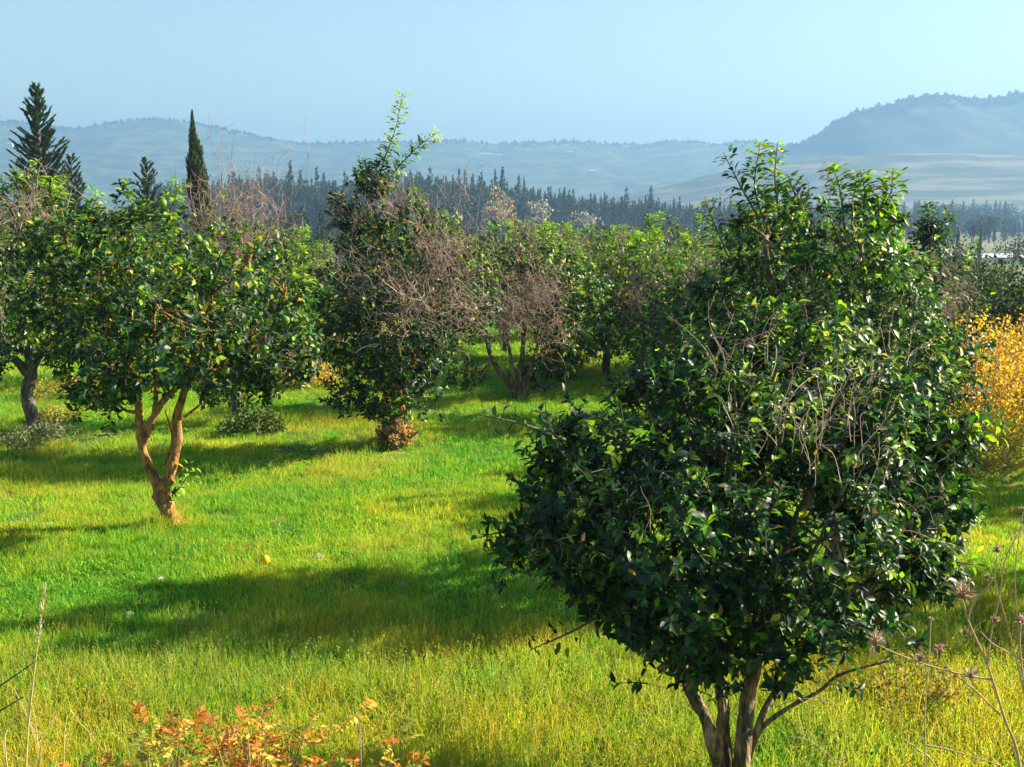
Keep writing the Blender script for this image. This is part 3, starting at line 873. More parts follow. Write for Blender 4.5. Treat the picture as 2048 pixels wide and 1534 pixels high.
# --- the big near tree on the right
YN = 6.35
bN = at(1452, 1580, YN); bN[2] = float(ground_z(bN[0], YN)) - 0.02
A = lambda px, py, dy=0.0, Y=YN: at(px, py, Y + dy)
lN = lumps_px(YN, [(1190, 1010, 170, 0.0), (1120, 1090, 120, -0.2), (1400, 1060, 200, -0.45), (1640, 1080, 190, -0.35), (1790, 1080, 130, 0.0), (1330, 1220, 150, -0.3),
                   (1560, 1220, 160, -0.4), (1740, 1190, 120, -0.1), (1250, 890, 150, 0.2), (1470, 880, 180, -0.05), (1690, 900, 170, 0.05), (1130, 930, 90, 0.1),
                   (1860, 1130, 70, 0.1), (1400, 1310, 80, -0.2), (1560, 800, 140, 0.35), (1360, 800, 110, 0.3), (1800, 960, 110, 0.2), (1500, 1050, 200, 0.5),
                   (1120, 860, 50, 0.1), (1180, 1200, 80, 0.1), (1890, 1160, 50, 0.0), (1040, 1075, 45, -0.1), (1450, 720, 105, 0.5), (1620, 730, 120, 0.5), (1770, 810, 110, 0.4), (1280, 770, 70, 0.4), (1870, 900, 85, 0.3),
                   (1890, 1010, 75, 0.2), (1540, 640, 70, 0.6), (1920, 860, 55, 0.3)])
limN = [([bN, A(1420, 1460), A(1365, 1350, 0.05), A(1290, 1200, 0.1), A(1210, 1020, 0.1)], 0.045, 0.022),
        ([bN + [0.03, 0.05, 0], A(1445, 1440, 0.1), A(1432, 1300, 0.15), A(1430, 1100, 0.1), A(1440, 900, 0.1)], 0.040, 0.02),
        ([bN + [0.07, -0.04, 0], A(1490, 1440), A(1515, 1310, 0), A(1560, 1130, -0.1), A(1640, 940, 0)], 0.052, 0.022),
        ([bN + [0.08, 0.03, 0], A(1495, 1450, 0.1), A(1500, 1330, 0.2), A(1500, 1200, 0.3), A(1510, 900, 0.4)], 0.03, 0.016),
        ([bN + [0.10, 0.0, 0.05], A(1525, 1455), A(1640, 1380, 0), A(1690, 1345, 0), A(1780, 1320, 0.0)], 0.016, 0.006),
        ([bN + [0.10, 0.02, 0.1], A(1530, 1420), A(1600, 1320, 0.1), A(1680, 1230, 0.1), A(1760, 1130, 0.1)], 0.020, 0.012)]
citrus("citrus_tree", "big near citrus tree on the right with several stems and large dark glossy leaves", bN, lN, limN, 101, n_leaf=27000, leaf=0.067, big=True,
       young=0.10, mid=0.36, yellow=0.012, parts=300, open_=0.16, sprigs=40,
       shoots=[([A(1080, 1080), A(1010, 1065, -0.1), A(960, 1075, -0.15)], 16, 0.15), ([A(1130, 880), A(1050, 850, -0.1), A(955, 828, -0.1)], 14, 0.1),
               ([A(1850, 1100), A(1900, 1120), A(1950, 1130)], 14, 0.5), ([A(1250, 1200), A(1150, 1260), A(1060, 1300)], 12, 0.1),
               ([A(1850, 900), A(1930, 860), A(2010, 850)], 26, 0.4)],
       brush=[(A(1640, 880, -0.55), (0.1, -0.1, 1), 30, 0.40, 0.25), (A(1480, 760, 0.0), (0, -0.1, 1), 22, 0.36, 0.25), (A(1740, 800, 0.0), (0.1, -0.1, 1), 18, 0.36, 0.25), (A(1500, 900, -0.5), (0, -0.1, 1), 9, 0.3, 0.3), (A(1780, 970, -0.4), (0.8, -0.1, 0.5), 9, 0.34, 0.25),
              (A(1350, 1010, -0.7), (-0.2, -0.1, 0.9), 6, 0.28, 0.4), (A(1540, 1440), (0.8, 0, 0.6), 9, 0.55, 0.25), (A(1400, 1400), (-0.8, 0, 0.5), 6, 0.4, 0.35),
              (A(1230, 1050, -0.4), (-0.8, -0.3, 0.1), 8, 0.4, 0.5)])

# --- the tree behind it, reaching above the horizon
YR = 10.4
bR = gp(1690, YR)
B = lambda px, py, dy=0.0: at(px, py, YR + dy)
lR = lumps_px(YR, [(1540, 620, 150, 0.0), (1730, 620, 150, 0.0), (1690, 500, 110, 0.0), (1540, 480, 95, 0.0), (1800, 740, 125, 0.1), (1860, 800, 65, 0.1), (1380, 700, 130, 0.0),
                   (1600, 760, 170, -0.2), (1450, 580, 80, 0.1), (1930, 870, 45, 0.1), (1700, 860, 170, 0.1), (1500, 840, 150, 0.2), (1860, 880, 100, 0.1), (1300, 790, 90, 0.0),
                   (1480, 440, 45, 0), (1600, 420, 60, 0), (1760, 440, 70, 0)], 0.6)
limR = [([bR, B(1680, 1000), B(1640, 850), B(1560, 650), B(1530, 480)], 0.085, 0.02),
        ([bR + [0.05, 0, 0.5], B(1720, 880), B(1740, 700), B(1720, 480)], 0.06, 0.02),
        ([bR + [0.06, 0, 0.45], B(1790, 900), B(1860, 800)], 0.05, 0.02),
        ([bR + [-0.05, 0, 0.5], B(1560, 880), B(1420, 740)], 0.05, 0.02)]
citrus("citrus_tree", "tall citrus tree behind the big near one with bright shoots above the horizon", bR, lR, limR, 102, n_leaf=21000, leaf=0.082, young=0.13, mid=0.45, yellow=0.02,
       parts=220, open_=0.12,
       shoots=[([B(1540, 470), B(1510, 380), B(1520, 285)], 62, 0.75), ([B(1520, 440), B(1480, 370), B(1447, 305)], 22, 0.05), ([B(1560, 440), B(1550, 360), B(1555, 285)], 40, 0.8),
               ([B(1690, 460), B(1680, 380), B(1665, 335)], 55, 0.75), ([B(1720, 450), B(1730, 390), B(1720, 340)], 60, 0.75), ([B(1740, 440), B(1780, 390), B(1785, 340)], 50, 0.8),
               ([B(1600, 440), B(1590, 390), B(1575, 350)], 34, 0.3), ([B(1460, 520), B(1430, 450), B(1412, 405)], 24, 0.35)],
       brush=[(B(1640, 420), (0.0, 0, 1), 5, 0.36, 0.12), (B(1470, 440), (-0.3, 0, 1), 6, 0.3, 0.2), (B(1480, 730, -0.8), (-0.1, -0.2, 1), 22, 0.45, 0.35),
              (B(1600, 680, -0.7), (0.1, -0.2, 1), 18, 0.4, 0.4), (B(1620, 600, -0.6), (0, -0.3, 1), 14, 0.35, 0.5)])

# --- third right tree with a dead side
Y3 = 15.6
b3 = gp(1865, Y3)
Cc = lambda px, py, dy=0.0: at(px, py, Y3 + dy)
citrus("citrus_tree", "citrus tree at the right edge with a leafy tip and a dead grey-brown side", b3,
       lumps_px(Y3, [(1850, 560, 85, 0), (1880, 640, 90, 0), (1860, 470, 42, 0), (1800, 640, 110, 0), (1820, 740, 110, 0), (1900, 540, 55, 0.1)]),
       [([b3, Cc(1862, 780), Cc(1855, 650), Cc(1860, 480)], 0.07, 0.015), ([b3 + [0, 0, 0.6], Cc(1900, 700), Cc(1900, 600)], 0.04, 0.015)], 103, n_leaf=5200, leaf=0.085,
       young=0.06, mid=0.3, shoots=[([Cc(1860, 500), Cc(1855, 450), Cc(1862, 405)], 70, 0.15), ([Cc(1870, 480), Cc(1890, 440), Cc(1900, 425)], 30, 0.15)],
       brush=[(Cc(1870, 600, -0.5), (0.5, -0.2, 0.5), 70, 0.42, 0.7), (Cc(1840, 560, -0.5), (0.2, -0.3, 0.8), 30, 0.4, 0.6), (Cc(1790, 510), (-0.1, 0, 1), 14, 0.35, 0.3)])

# --- left lead tree with the forked orange trunk
Y1 = 12.0
b1 = gp(328, Y1)
D1 = lambda px, py, dy=0.0: at(px, py, Y1 + dy)
l1 = lumps_px(Y1, [(170, 600, 130, 0.0), (300, 500, 115, 0.0), (320, 620, 170, -0.4), (470, 640, 140, -0.2), (560, 700, 85, 0.0), (200, 690, 105, -0.1), (410, 560, 130, 0.1),
                   (130, 480, 95, 0.3), (570, 590, 75, 0.0), (260, 740, 75, -0.2), (380, 700, 110, 0.3), (210, 780, 50, -0.1), (500, 520, 80, 0.1), (230, 470, 80, 0.2), (600, 650, 45, 0),
                   (420, 740, 70, -0.2), (90, 600, 80, 0.3), (520, 745, 62, 0.1), (590, 730, 45, 0.1), (170, 770, 55, 0.0)], 0.5)
fork = D1(322, 965)
lim1 = [([b1, D1(325, 1000), fork], 0.088, 0.078),
        ([D1(322, 985), D1(288, 900), D1(275, 800), D1(240, 680), D1(190, 580)], 0.056, 0.02),
        ([D1(330, 985), D1(352, 900), D1(360, 810), D1(390, 700), D1(430, 580)], 0.060, 0.02),
        ([D1(285, 890), D1(310, 830), D1(345, 780), D1(420, 745), D1(520, 700)], 0.042, 0.012),
        ([D1(300, 860), D1(312, 800), D1(310, 700), D1(310, 520)], 0.03, 0.012),
        ([D1(368, 835), D1(430, 790), D1(500, 770)], 0.015, 0.005),
        ([D1(328, 930), D1(345, 880), D1(330, 820)], 0.018, 0.006)]
citrus("citrus_tree", "citrus tree at left with a forked orange-lichened trunk and green fruit", b1, l1, lim1, 104, n_leaf=16500, leaf=0.085, young=0.14, mid=0.42, yellow=0.05,
       bark=M_BARKO, parts=220, open_=0.10, droop=0.3,
       shoots=[([D1(200, 450), D1(185, 420), D1(200, 385)], 34, 0.8), ([D1(110, 430), D1(100, 390), D1(110, 355)], 40, 0.8), ([D1(330, 450), D1(345, 410), D1(360, 360)], 30, 0.8),
               ([D1(590, 600), D1(608, 560), D1(605, 530)], 34, 0.8), ([D1(180, 760), D1(160, 810), D1(145, 850)], 18, 0.1), ([D1(225, 790), D1(220, 830), D1(215, 870)], 14, 0.0),
               ([D1(335, 985), D1(360, 975), D1(385, 930)], 16, 0.8), ([D1(290, 470), D1(285, 430), D1(275, 400)], 34, 0.6)],
       fruits=[D1(325, 406, -0.2), D1(395, 478, -0.8), D1(409, 490, -0.8), D1(171, 599, -0.95), D1(292, 775, -0.9), D1(451, 742, -0.75), D1(571, 640, -0.5), D1(530, 700, -0.8), D1(225, 615, -1.0)],
       brush=[(D1(230, 730, -0.6), (-0.3, -0.2, 1), 10, 0.3, 0.4), (D1(500, 700, -0.7), (0.8, -0.2, 0.2), 8, 0.3, 0.4), (D1(640, 720), (0.4, 0, 0.8), 4, 0.3, 0.3)])

# --- far-left tree
YL = 16.6
bL = gp(52, YL)
E = lambda px, py, dy=0.0: at(px, py, YL + dy)
citrus("citrus_tree", "citrus tree cut by the left edge, with a straight single dark trunk", bL,
       lumps_px(YL, [(-60, 560, 120, 0), (60, 480, 100, 0), (40, 620, 120, -0.3), (130, 560, 90, 0.1), (-120, 460, 100, 0), (60, 400, 65, 0.1), (110, 680, 70, 0), (-20, 690, 80, -0.2), (-160, 640, 90, 0),
                     (30, 420, 70, 0.2)]),
       [([bL, E(58, 790), E(62, 730), E(40, 600), E(20, 480)], 0.11, 0.03), ([E(62, 740), E(110, 650), E(130, 560)], 0.06, 0.02), ([E(58, 750), E(-20, 660), E(-80, 560)], 0.06, 0.02)],
       105, n_leaf=9000, leaf=0.088, young=0.18, mid=0.42, yellow=0.02, bark=M_BARKG,
       shoots=[([E(40, 390), E(30, 365), E(35, 340)], 34, 0.6), ([E(120, 470), E(130, 400), E(120, 350)], 40, 0.75), ([E(20, 400), E(-10, 370), E(0, 345)], 30, 0.6)],
       brush=[(E(70, 430, -0.6), (0.1, -0.2, 1), 45, 0.45, 0.35), (E(10, 470, -0.8), (-0.2, -0.3, 1), 24, 0.45, 0.4), (E(20, 620, -1.0), (-0.4, -0.4, 0.4), 18, 0.4, 0.6),
              (E(90, 590, -0.9), (0.7, -0.3, -0.4), 6, 0.6, 0.2)])

# --- tree with the bare twiggy top behind the forked one
YB = 17.6
bB = gp(470, YB)
G = lambda px, py, dy=0.0: at(px, py, YB + dy)
citrus("citrus_tree", "citrus tree with a bare grey-pink twiggy top behind the fork-trunked one", bB,
       lumps_px(YB, [(470, 540, 110, 0), (540, 500, 65, 0), (400, 540, 80, 0), (560, 580, 70, 0), (470, 650, 100, 0), (460, 450, 55, 0), (500, 740, 75, 0), (450, 770, 60, 0.1)]),
       [([bB, G(470, 760), G(465, 600), G(455, 470)], 0.09, 0.02), ([bB + [0, 0, 0.7], G(530, 620), G(540, 500)], 0.05, 0.02)], 106, n_leaf=5600, leaf=0.085, young=0.08, yellow=0.04, bark=M_BARKG,
       brush=[(G(450, 480, -0.3), (-0.1, 0, 1), 55, 0.75, 0.35), (G(500, 470, -0.4), (0.3, 0, 1), 55, 0.75, 0.35), (G(490, 530, -0.8), (0.1, -0.4, 0.8), 60, 0.4, 0.5), (G(430, 470, -0.3), (-0.2, 0, 1), 35, 0.6, 0.4),
              (G(480, 400), (0.0, 0, 1), 10, 0.8, 0.25), (G(500, 380), (0.55, 0, 1), 3, 0.9, 0.06), (G(400, 430), (-0.5, 0, 1), 6, 0.7, 0.25)])

# --- the dark middle tree with the tall leafy shoot
Y2 = 16.0
b2 = gp(800, Y2)
I2 = lambda px, py, dy=0.0: at(px, py, Y2 + dy)
citrus("citrus_tree", "dark citrus tree in the middle with a tall leafy shoot against the sky", b2,
       lumps_px(Y2, [(740, 470, 85, 0), (840, 450, 80, 0), (905, 500, 75, 0.0), (690, 590, 75, -0.1), (790, 560, 110, -0.3), (880, 590, 95, -0.1), (720, 690, 85, -0.1), (810, 680, 95, -0.2),
                     (760, 780, 75, -0.1), (830, 760, 65, 0), (660, 650, 45, 0), (790, 830, 42, -0.1), (745, 360, 45, 0), (645, 560, 48, 0.1), (935, 610, 66, 0.1), (690, 780, 50, 0), (650, 700, 45, 0.1), (940, 500, 45, 0.1), (700, 430, 50, 0), (880, 700, 60, 0.2), (770, 640, 90, -0.5), (800, 720, 80, -0.45), (770, 790, 60, -0.35)], 0.3),
       [([b2 + [0, 0, 0], I2(798, 830), I2(790, 740), I2(780, 600), I2(760, 460)], 0.10, 0.025), ([I2(800, 790), I2(850, 660), I2(880, 520)], 0.05, 0.02), ([I2(795, 800), I2(730, 690), I2(700, 580)], 0.05, 0.02)],
       107, n_leaf=17000, leaf=0.085, young=0.05, mid=0.24, yellow=0.02, bark=M_BARKO, parts=60,
       shoots=[([I2(752, 400), I2(765, 330), I2(790, 260), I2(806, 185)], 95, 0.75), ([I2(770, 370), I2(800, 330), I2(840, 290), I2(878, 264)], 62, 0.85), ([I2(740, 400), I2(728, 350), I2(725, 315)], 55, 0.7),
               ([I2(760, 400), I2(755, 350), I2(748, 320)], 55, 0.5), ([I2(850, 420), I2(830, 390), I2(825, 375)], 20, 0.7), ([I2(680, 440), I2(684, 400), I2(680, 385)], 16, 0.6)],
       brush=[(I2(810, 610, -1.15), (-0.1, -0.4, 0.3), 85, 0.5, 0.8), (I2(740, 570, -1.0), (-0.2, -0.4, 0.8), 40, 0.45, 0.5), (I2(880, 530, -0.8), (0.1, -0.3, 1), 80, 0.5, 0.4), (I2(900, 450, -0.2), (0.1, 0, 1), 22, 0.6, 0.25),
              (I2(690, 440, -0.3), (-0.3, -0.2, 1), 40, 0.4, 0.4), (I2(790, 420, -0.4), (0.0, -0.2, 1), 40, 0.4, 0.35), (I2(900, 620, -0.9), (0.5, -0.4, 0.2), 60, 0.5, 0.7), (I2(960, 560), (0.6, 0, 0.5), 16, 0.5, 0.4),
              (I2(650, 700, 0), (-0.4, 0, 0.8), 4, 0.4, 0.2)])

# --- vase-shaped twiggy tree further back
Y4 = 19.6
b4 = gp(1035, Y4)
J = lambda px, py, dy=0.0: at(px, py, Y4 + dy)
citrus("citrus_tree", "twiggy citrus tree with fanning dark limbs right of the dark middle tree", b4,
       lumps_px(Y4, [(1010, 560, 80, 0), (1080, 560, 85, 0), (950, 620, 70, 0), (1040, 520, 60, 0), (1110, 640, 70, 0), (960, 540, 55, 0.1), (1060, 760, 45, 0.4), (1110, 710, 60, 0.3), (930, 740, 42, -0.2), (1150, 580, 75, 0.2), (1150, 680, 60, 0.4), (1110, 525, 55, 0.1)]),
       [([b4, J(1020, 770), J(985, 720), J(960, 620)], 0.075, 0.02), ([b4 + [0.03, 0, 0], J(1042, 740), J(1050, 640), J(1040, 520)], 0.06, 0.02), ([b4 + [0.06, 0, 0], J(1060, 740), J(1090, 650), J(1110, 600)], 0.05, 0.02),
        ([b4 + [0.02, 0.05, 0], J(1030, 760), J(1010, 650)], 0.05, 0.02)],
       108, n_leaf=8500, leaf=0.09, young=0.12, mid=0.45, yellow=0.05,
       shoots=[([J(1040, 480), J(1030, 460), J(1035, 440)], 26, 0.7), ([J(1080, 500), J(1105, 470), J(1110, 445)], 30, 0.6)],
       brush=[(J(1020, 630, -0.9), (0, -0.4, 0.5), 110, 0.5, 0.8), (J(960, 640, -0.5), (-0.4, -0.3, 0.4), 50, 0.55, 0.7), (J(1080, 590, -0.8), (0.2, -0.3, 0.8), 85, 0.5, 0.6), (J(1050, 500, -0.3), (0, -0.2, 1), 40, 0.45, 0.5),
              (J(1090, 670, -0.5), (0.5, -0.2, 0.3), 30, 0.45, 0.7)])

# --- the rest of the orchard: four kinds, each standing tree placed on its own
def proto(seed, h, w, young, mid, yellow, brush_n, n_leaf):
    r = np.random.default_rng(seed)
    base = np.array([0.0, 0.0, 0.0])
    lum = []
    for i in range(11):
        a = i * 2.4 + r.normal(0, 0.3); rr = w * r.uniform(0.25, 0.75)
        lum.append((np.array([math.cos(a) * rr, math.sin(a) * rr, h * r.uniform(0.30, 0.82)]), w * r.uniform(0.30, 0.46), 0.85))
    lum.append((np.array([0, 0, h * 0.72]), w * 0.5, 0.85))
    lim = [([(0, 0, -0.1), (0.03, 0, h * 0.15), (0.0, 0.02, h * 0.28)], 0.10, 0.085)]
    for i in range(4):
        a = i * 1.6 + 0.3
        lim.append(([(0, 0, h * 0.24), (math.cos(a) * w * 0.25, math.sin(a) * w * 0.25, h * 0.42), (math.cos(a) * w * 0.5, math.sin(a) * w * 0.5, h * 0.68)], 0.055, 0.018))
    br = [((r.normal(0, w * 0.35), r.normal(0, w * 0.35), h * r.uniform(0.6, 0.88)), (r.normal(0, 0.3), -0.3, 1), brush_n // 6, 0.5, 0.5) for _ in range(6)]
    sh = [([(x, y, h * 0.8), (x * 1.1, y * 1.1, h * 0.95), (x * 1.15 + 0.05, y * 1.1, h * (1.02 + 0.06 * r.random()))], 38, 0.75) for x, y in r.normal(0, w * 0.35, (5, 2))]
    return citrus("citrus_tree", "label", base, lum, lim, seed, n_leaf=n_leaf, leaf=0.10, young=young, mid=mid, yellow=yellow, shoots=sh, brush=br, bark=M_BARKG, open_=0.06)
PR = [proto(201, 3.1, 1.6, 0.2, 0.5, 0.08, 420, 8200), proto(202, 3.2, 1.65, 0.07, 0.45, 0.05, 640, 7600), proto(203, 3.0, 1.55, 0.28, 0.5, 0.12, 420, 7400), proto(204, 3.3, 1.6, 0.10, 0.45, 0.02, 160, 7600)]
GRP = "citrus trees in the rows behind"
ROWS = [  # proto, px, Y, scale, label
    (0, 1290, 21.5, 0.86, "yellow-green citrus tree in the middle distance left of the tall right-hand tree"),
    (1, 1190, 25.0, 0.86, "twiggy citrus tree behind and right of the fanning twiggy one"),
    (2, 1215, 22.5, 0.79, "brightest yellow-topped citrus tree in the middle of the back rows"),
    (1, 1420, 18.0, 0.79, "brown twiggy citrus tree just left of the tall right-hand tree"),
    (3, 1740, 13.8, 0.81, "citrus tree mostly hidden behind the tall right-hand tree"),
    (0, 1090, 28.5, 0.86, "small far citrus tree behind the fanning twiggy one"),
    (3, 1340, 29.0, 0.88, "dark far citrus tree below the right part of the wood"),
    (2, 905, 25.5, 0.82, "citrus tree glimpsed behind the right side of the dark middle tree"),
    (0, 625, 22.5, 0.78, "citrus tree filling the gap between the forked and the dark middle tree"),
    (3, 570, 28.0, 0.79, "far citrus tree in the gap left of the dark middle tree"),
    (1, 205, 21.5, 0.88, "citrus tree behind the left side of the forked-trunk tree"),
    (0, -60, 22.0, 0.99, "citrus tree behind the one cut by the left edge"),
    (3, 320, 27.0, 0.90, "far citrus tree behind the top of the forked-trunk tree"),
    (3, 760, 30.5, 0.86, "far citrus tree hidden behind the dark middle tree"),
    (2, 1130, 24.0, 0.86, "citrus tree just behind the right side of the fanning twiggy one"),
    (0, 1370, 22.5, 0.84, "leafy citrus tree in the gap left of the near tree"),
    (3, 1010, 26.0, 0.84, "dark citrus tree straight behind the fanning twiggy one"),
    (1, 1480, 21.0, 0.82, "twiggy citrus tree peeping left of the tall right-hand tree"),
    (1, 1560, 24.0, 0.86, "far citrus tree behind the left side of the tall right-hand tree"),
    (0, 1760, 26.0, 0.90, "far citrus tree behind the right side of the tall right-hand tree"),
]
r_ = np.random.default_rng(88)
used = set()
def put(k, x, Y, s, label):
    loc = (x, Y, float(ground_z(x, Y)) - 0.03); rz = r_.uniform(0, 6.28)
    if k in used: return copy_thing(PR[k], loc, label, GRP, rz, s)
    used.add(k); o = PR[k]; o.location = loc; o.rotation_euler = (0, 0, rz); o.scale = (s, s, s); o["label"] = label; o["group"] = GRP
for k, px, Y, s, lab in ROWS: put(k, (px - CX) / F * Y, Y, s, lab)
put(3, 6.7, 10.0, 0.95, "citrus tree outside the right edge whose shade lies on the near grass")
put(3, 8.8, 14.2, 0.95, "citrus tree outside the right edge whose shade lies before the golden shrub")

# ------------------------------------------------------------------ shrubs
def shrub(name, label, px, Y, w, h, n, tints, seed, leaf=0.045, depth=None, cat="shrub"):
    r = np.random.default_rng(seed)
    x = (px - CX) / F * Y; base = np.array([x, Y, float(ground_z(x, Y))])
    root = thing(name, label, cat, tuple(base))
    sb, fb = MB(), MB(); P, D, N = [], [], []
    nst = max(14, n // 60)
    for i in range(nst):
        a = r.uniform(0, 6.28); rr = math.sqrt(r.random())
        tx, ty = math.cos(a) * rr * w / 2, math.sin(a) * rr * (depth or w) / 2
        tz = h * (1 - 0.65 * rr ** 2) * r.uniform(0.72, 1.05)
        st = np.array([tx * 0.45, ty * 0.45, -0.05])
        pts = spline([st, (tx * 0.8, ty * 0.8, tz * 0.55), (tx, ty, tz)], 7)
        tube(sb, pts, np.linspace(0.010, 0.003, 7), 4, cap=False)
        m = n // nst
        tt = r.beta(2.0, 1.0, m) * 6; i0 = np.minimum(tt.astype(int), 5); fr = (tt - i0)[:, None]
        pp = pts[i0] * (1 - fr) + pts[i0 + 1] * fr + r.normal(size=(m, 3)) * np.array([w, w, h * 0.8]) * 0.05
        pp[:, 2] = np.abs(pp[:, 2])
        P.append(pp); D.append(r.normal(size=(m, 3)) + np.array([0, 0, 0.5])); N.append(np.array([0, 0, 1.0]) + r.normal(size=(m, 3)) * 0.7)
    P, D, N = map(np.concatenate, (P, D, N)); k = len(P)
    T = np.array(tints)[r.integers(0, len(tints), k)] * r.uniform(0.6, 1.35, (k, 1))
    L = leaf * r.uniform(0.6, 1.3, k)
    leaves(fb, P, D, N, L, L * 0.6, T)
    obj("stems", sb.mesh("stems", M_TWIG), root, kind="stuff")
    obj("foliage", fb.mesh("foliage", M_SHRUB), root, kind="stuff")
    return root
GOLD = [(0.72, 0.47, 0.03), (0.62, 0.36, 0.025), (0.75, 0.55, 0.06), (0.42, 0.24, 0.03), (0.55, 0.40, 0.05), (0.30, 0.28, 0.04)]
YG = [(0.30, 0.32, 0.03), (0.38, 0.34, 0.04), (0.16, 0.24, 0.025), (0.42, 0.30, 0.04)]
shrub("golden_shrub", "large golden-orange shrub at the right edge behind the near tree", 1950, 16.4, 3.2, 1.85, 15000, GOLD, 401, 0.06)
shrub("golden_shrub", "golden shrub cut by the right edge, beyond the larger one", 2130, 18.2, 2.6, 1.9, 7000, GOLD, 402, 0.06)
shrub("golden_shrub", "lower golden-green shrub at the foot of the large golden one", 1960, 14.6, 2.0, 0.8, 4000, YG, 403, 0.05)
shrub("golden_shrub", "small golden shrub on the grass between the forked and the dark middle tree", 605, 21.5, 1.25, 0.52, 3000, GOLD, 404, 0.05)
shrub("yellow_shrub", "yellow-green low shrub beside the fanning twiggy tree", 1125, 22.0, 0.95, 0.85, 2600, YG, 405, 0.06)
shrub("yellow_shrub", "yellow weed patch behind the straight dark trunk at left", 130, 20.0, 1.6, 0.42, 2200, YG, 406, 0.05)
shrub("yellow_shrub", "yellow shrub glimpsed in the gap between the near and fanning trees", 1240, 27.0, 1.1, 1.05, 2000, GOLD, 407, 0.07)
shrub("yellow_shrub", "yellow weed clump at the foot of the straight dark trunk", 95, 17.6, 0.8, 0.28, 1400, YG, 408, 0.04)
DKG = [(0.03, 0.06, 0.025), (0.045, 0.09, 0.03), (0.02, 0.045, 0.02), (0.07, 0.11, 0.03)]
for px, Y, w, h, lab, sd in [(1960, 25, 2.6, 2.15, "dark leafy bush behind the left end of the golden shrub", 431), (2050, 27, 3.0, 2.3, "dark leafy bush at the very right edge above the golden shrub", 432),
                             (1915, 31, 2.8, 2.3, "hazy dark bush between the dead-sided tree and the golden shrub", 433), (2150, 25, 2.8, 2.2, "dark leafy bush just beyond the right edge", 434)]:
    shrub("dark_bush", lab, px, Y, w, h, 5200, DKG, sd, 0.11)
DRY = [(0.42, 0.28, 0.14), (0.36, 0.22, 0.10), (0.30, 0.25, 0.12)]
shrub("dry_tuft", "dry tan tuft around the foot of the dark middle tree", 790, 15.85, 0.62, 0.36, 1500, DRY, 409, 0.08)
shrub("leafy_weed", "leafy green weed clump behind the forked trunk on the right", 495, 16.9, 0.9, 0.45, 1300, [(0.05, 0.12, 0.02), (0.08, 0.16, 0.03), (0.16, 0.2, 0.05)], 411, 0.07)
GREY = [(0.12, 0.16, 0.09), (0.18, 0.19, 0.11), (0.09, 0.14, 0.06)]
shrub("grey_weed", "grey-green bushy weed at the foot of the left-edge tree", 60, 15.9, 1.3, 0.36, 1600, GREY, 410, 0.05)

# ------------------------------------------------------------------ grass
def blade_clump(seed, n, h, foot, w, cols, lean=0.4, head=False):
    r = np.random.default_rng(seed); mb = MB()
    a = r.uniform(0, 6.28, n); rr = foot * np.sqrt(r.random(n))
    p = np.stack([np.cos(a) * rr, np.sin(a) * rr, np.full(n, -0.01)], 1)
    b = r.uniform(0, 6.28, n); ln = r.uniform(0.1, 1.0, n) * lean
    dirs = np.stack([np.cos(b) * ln, np.sin(b) * ln, np.ones(n)], 1)
    hh = h * r.uniform(0.45, 1.15, n)
    mid_ = p + dirs * (hh * 0.55)[:, None]
    tip = p + dirs * hh[:, None] + np.stack([np.cos(b), np.sin(b), np.full(n, -0.5)], 1) * (hh * ln * 0.6)[:, None]
    c = b + 1.57 + r.normal(0, 0.6, n)
    sd = np.stack([np.cos(c), np.sin(c), np.zeros(n)], 1) * (w * r.uniform(0.6, 1.3, n))[:, None]
    v = np.stack([p - sd * 0.5, p + sd * 0.5, mid_ + sd * 0.42, mid_ - sd * 0.42, tip], 1).reshape(-1, 3)
    off = (np.arange(n) * 5)[:, None]
    f4 = np.array([[0, 1, 2, 3]]) + off; f3 = np.array([[3, 2, 4]]) + off
    T = np.array(cols)[r.integers(0, len(cols), n)] * r.uniform(0.7, 1.3, (n, 1))
    mb.add(v, f3, f4, np.repeat(T, 5, 0))
    if head:
        for i in range(0, n, 3):
            m = 6; t = tip[i]; pp = t + r.normal(size=(m, 3)) * 0.006 + np.array([0, 0, 1]) * np.linspace(-0.02, 0.02, m)[:, None]
            leaves(mb, pp, r.normal(size=(m, 3)) * 0.5 + np.array([0, 0, 1]), r.normal(size=(m, 3)), np.full(m, 0.012), np.full(m, 0.004), np.tile(T[i] * 1.1, (m, 1)))
    return mb.mesh("clump", M_GRASS, False)
GG = [(0.12, 0.32, 0.025), (0.20, 0.41, 0.028), (0.30, 0.47, 0.035), (0.045, 0.17, 0.016)]
GY = [(0.38, 0.48, 0.03), (0.47, 0.51, 0.04), (0.24, 0.40, 0.025), (0.52, 0.48, 0.10)]
GD = [(0.48, 0.37, 0.08), (0.40, 0.36, 0.06), (0.30, 0.34, 0.03), (0.54, 0.42, 0.14)]
clumps = [blade_clump(501, 46, 0.085, 0.13, 0.0055, GG), blade_clump(502, 46, 0.10, 0.13, 0.0055, GG + GY[:1]), blade_clump(503, 50, 0.075, 0.14, 0.006, GG, 0.7),
          blade_clump(504, 44, 0.09, 0.13, 0.0055, GY), blade_clump(505, 44, 0.11, 0.13, 0.005, GY + GG[:1]), blade_clump(506, 40, 0.08, 0.14, 0.006, GY, 0.7),
          blade_clump(507, 30, 0.135, 0.13, 0.0045, GD + GY, 0.45, True), blade_clump(508, 26, 0.16, 0.12, 0.0042, GD, 0.4, True),
          blade_clump(509, 30, 0.07, 0.14, 0.012, GG, 1.1), blade_clump(510, 26, 0.15, 0.08, 0.006, GG[:2], 0.6)]
r_ = np.random.default_rng(61)
P, S, R, I = [], [], [], []
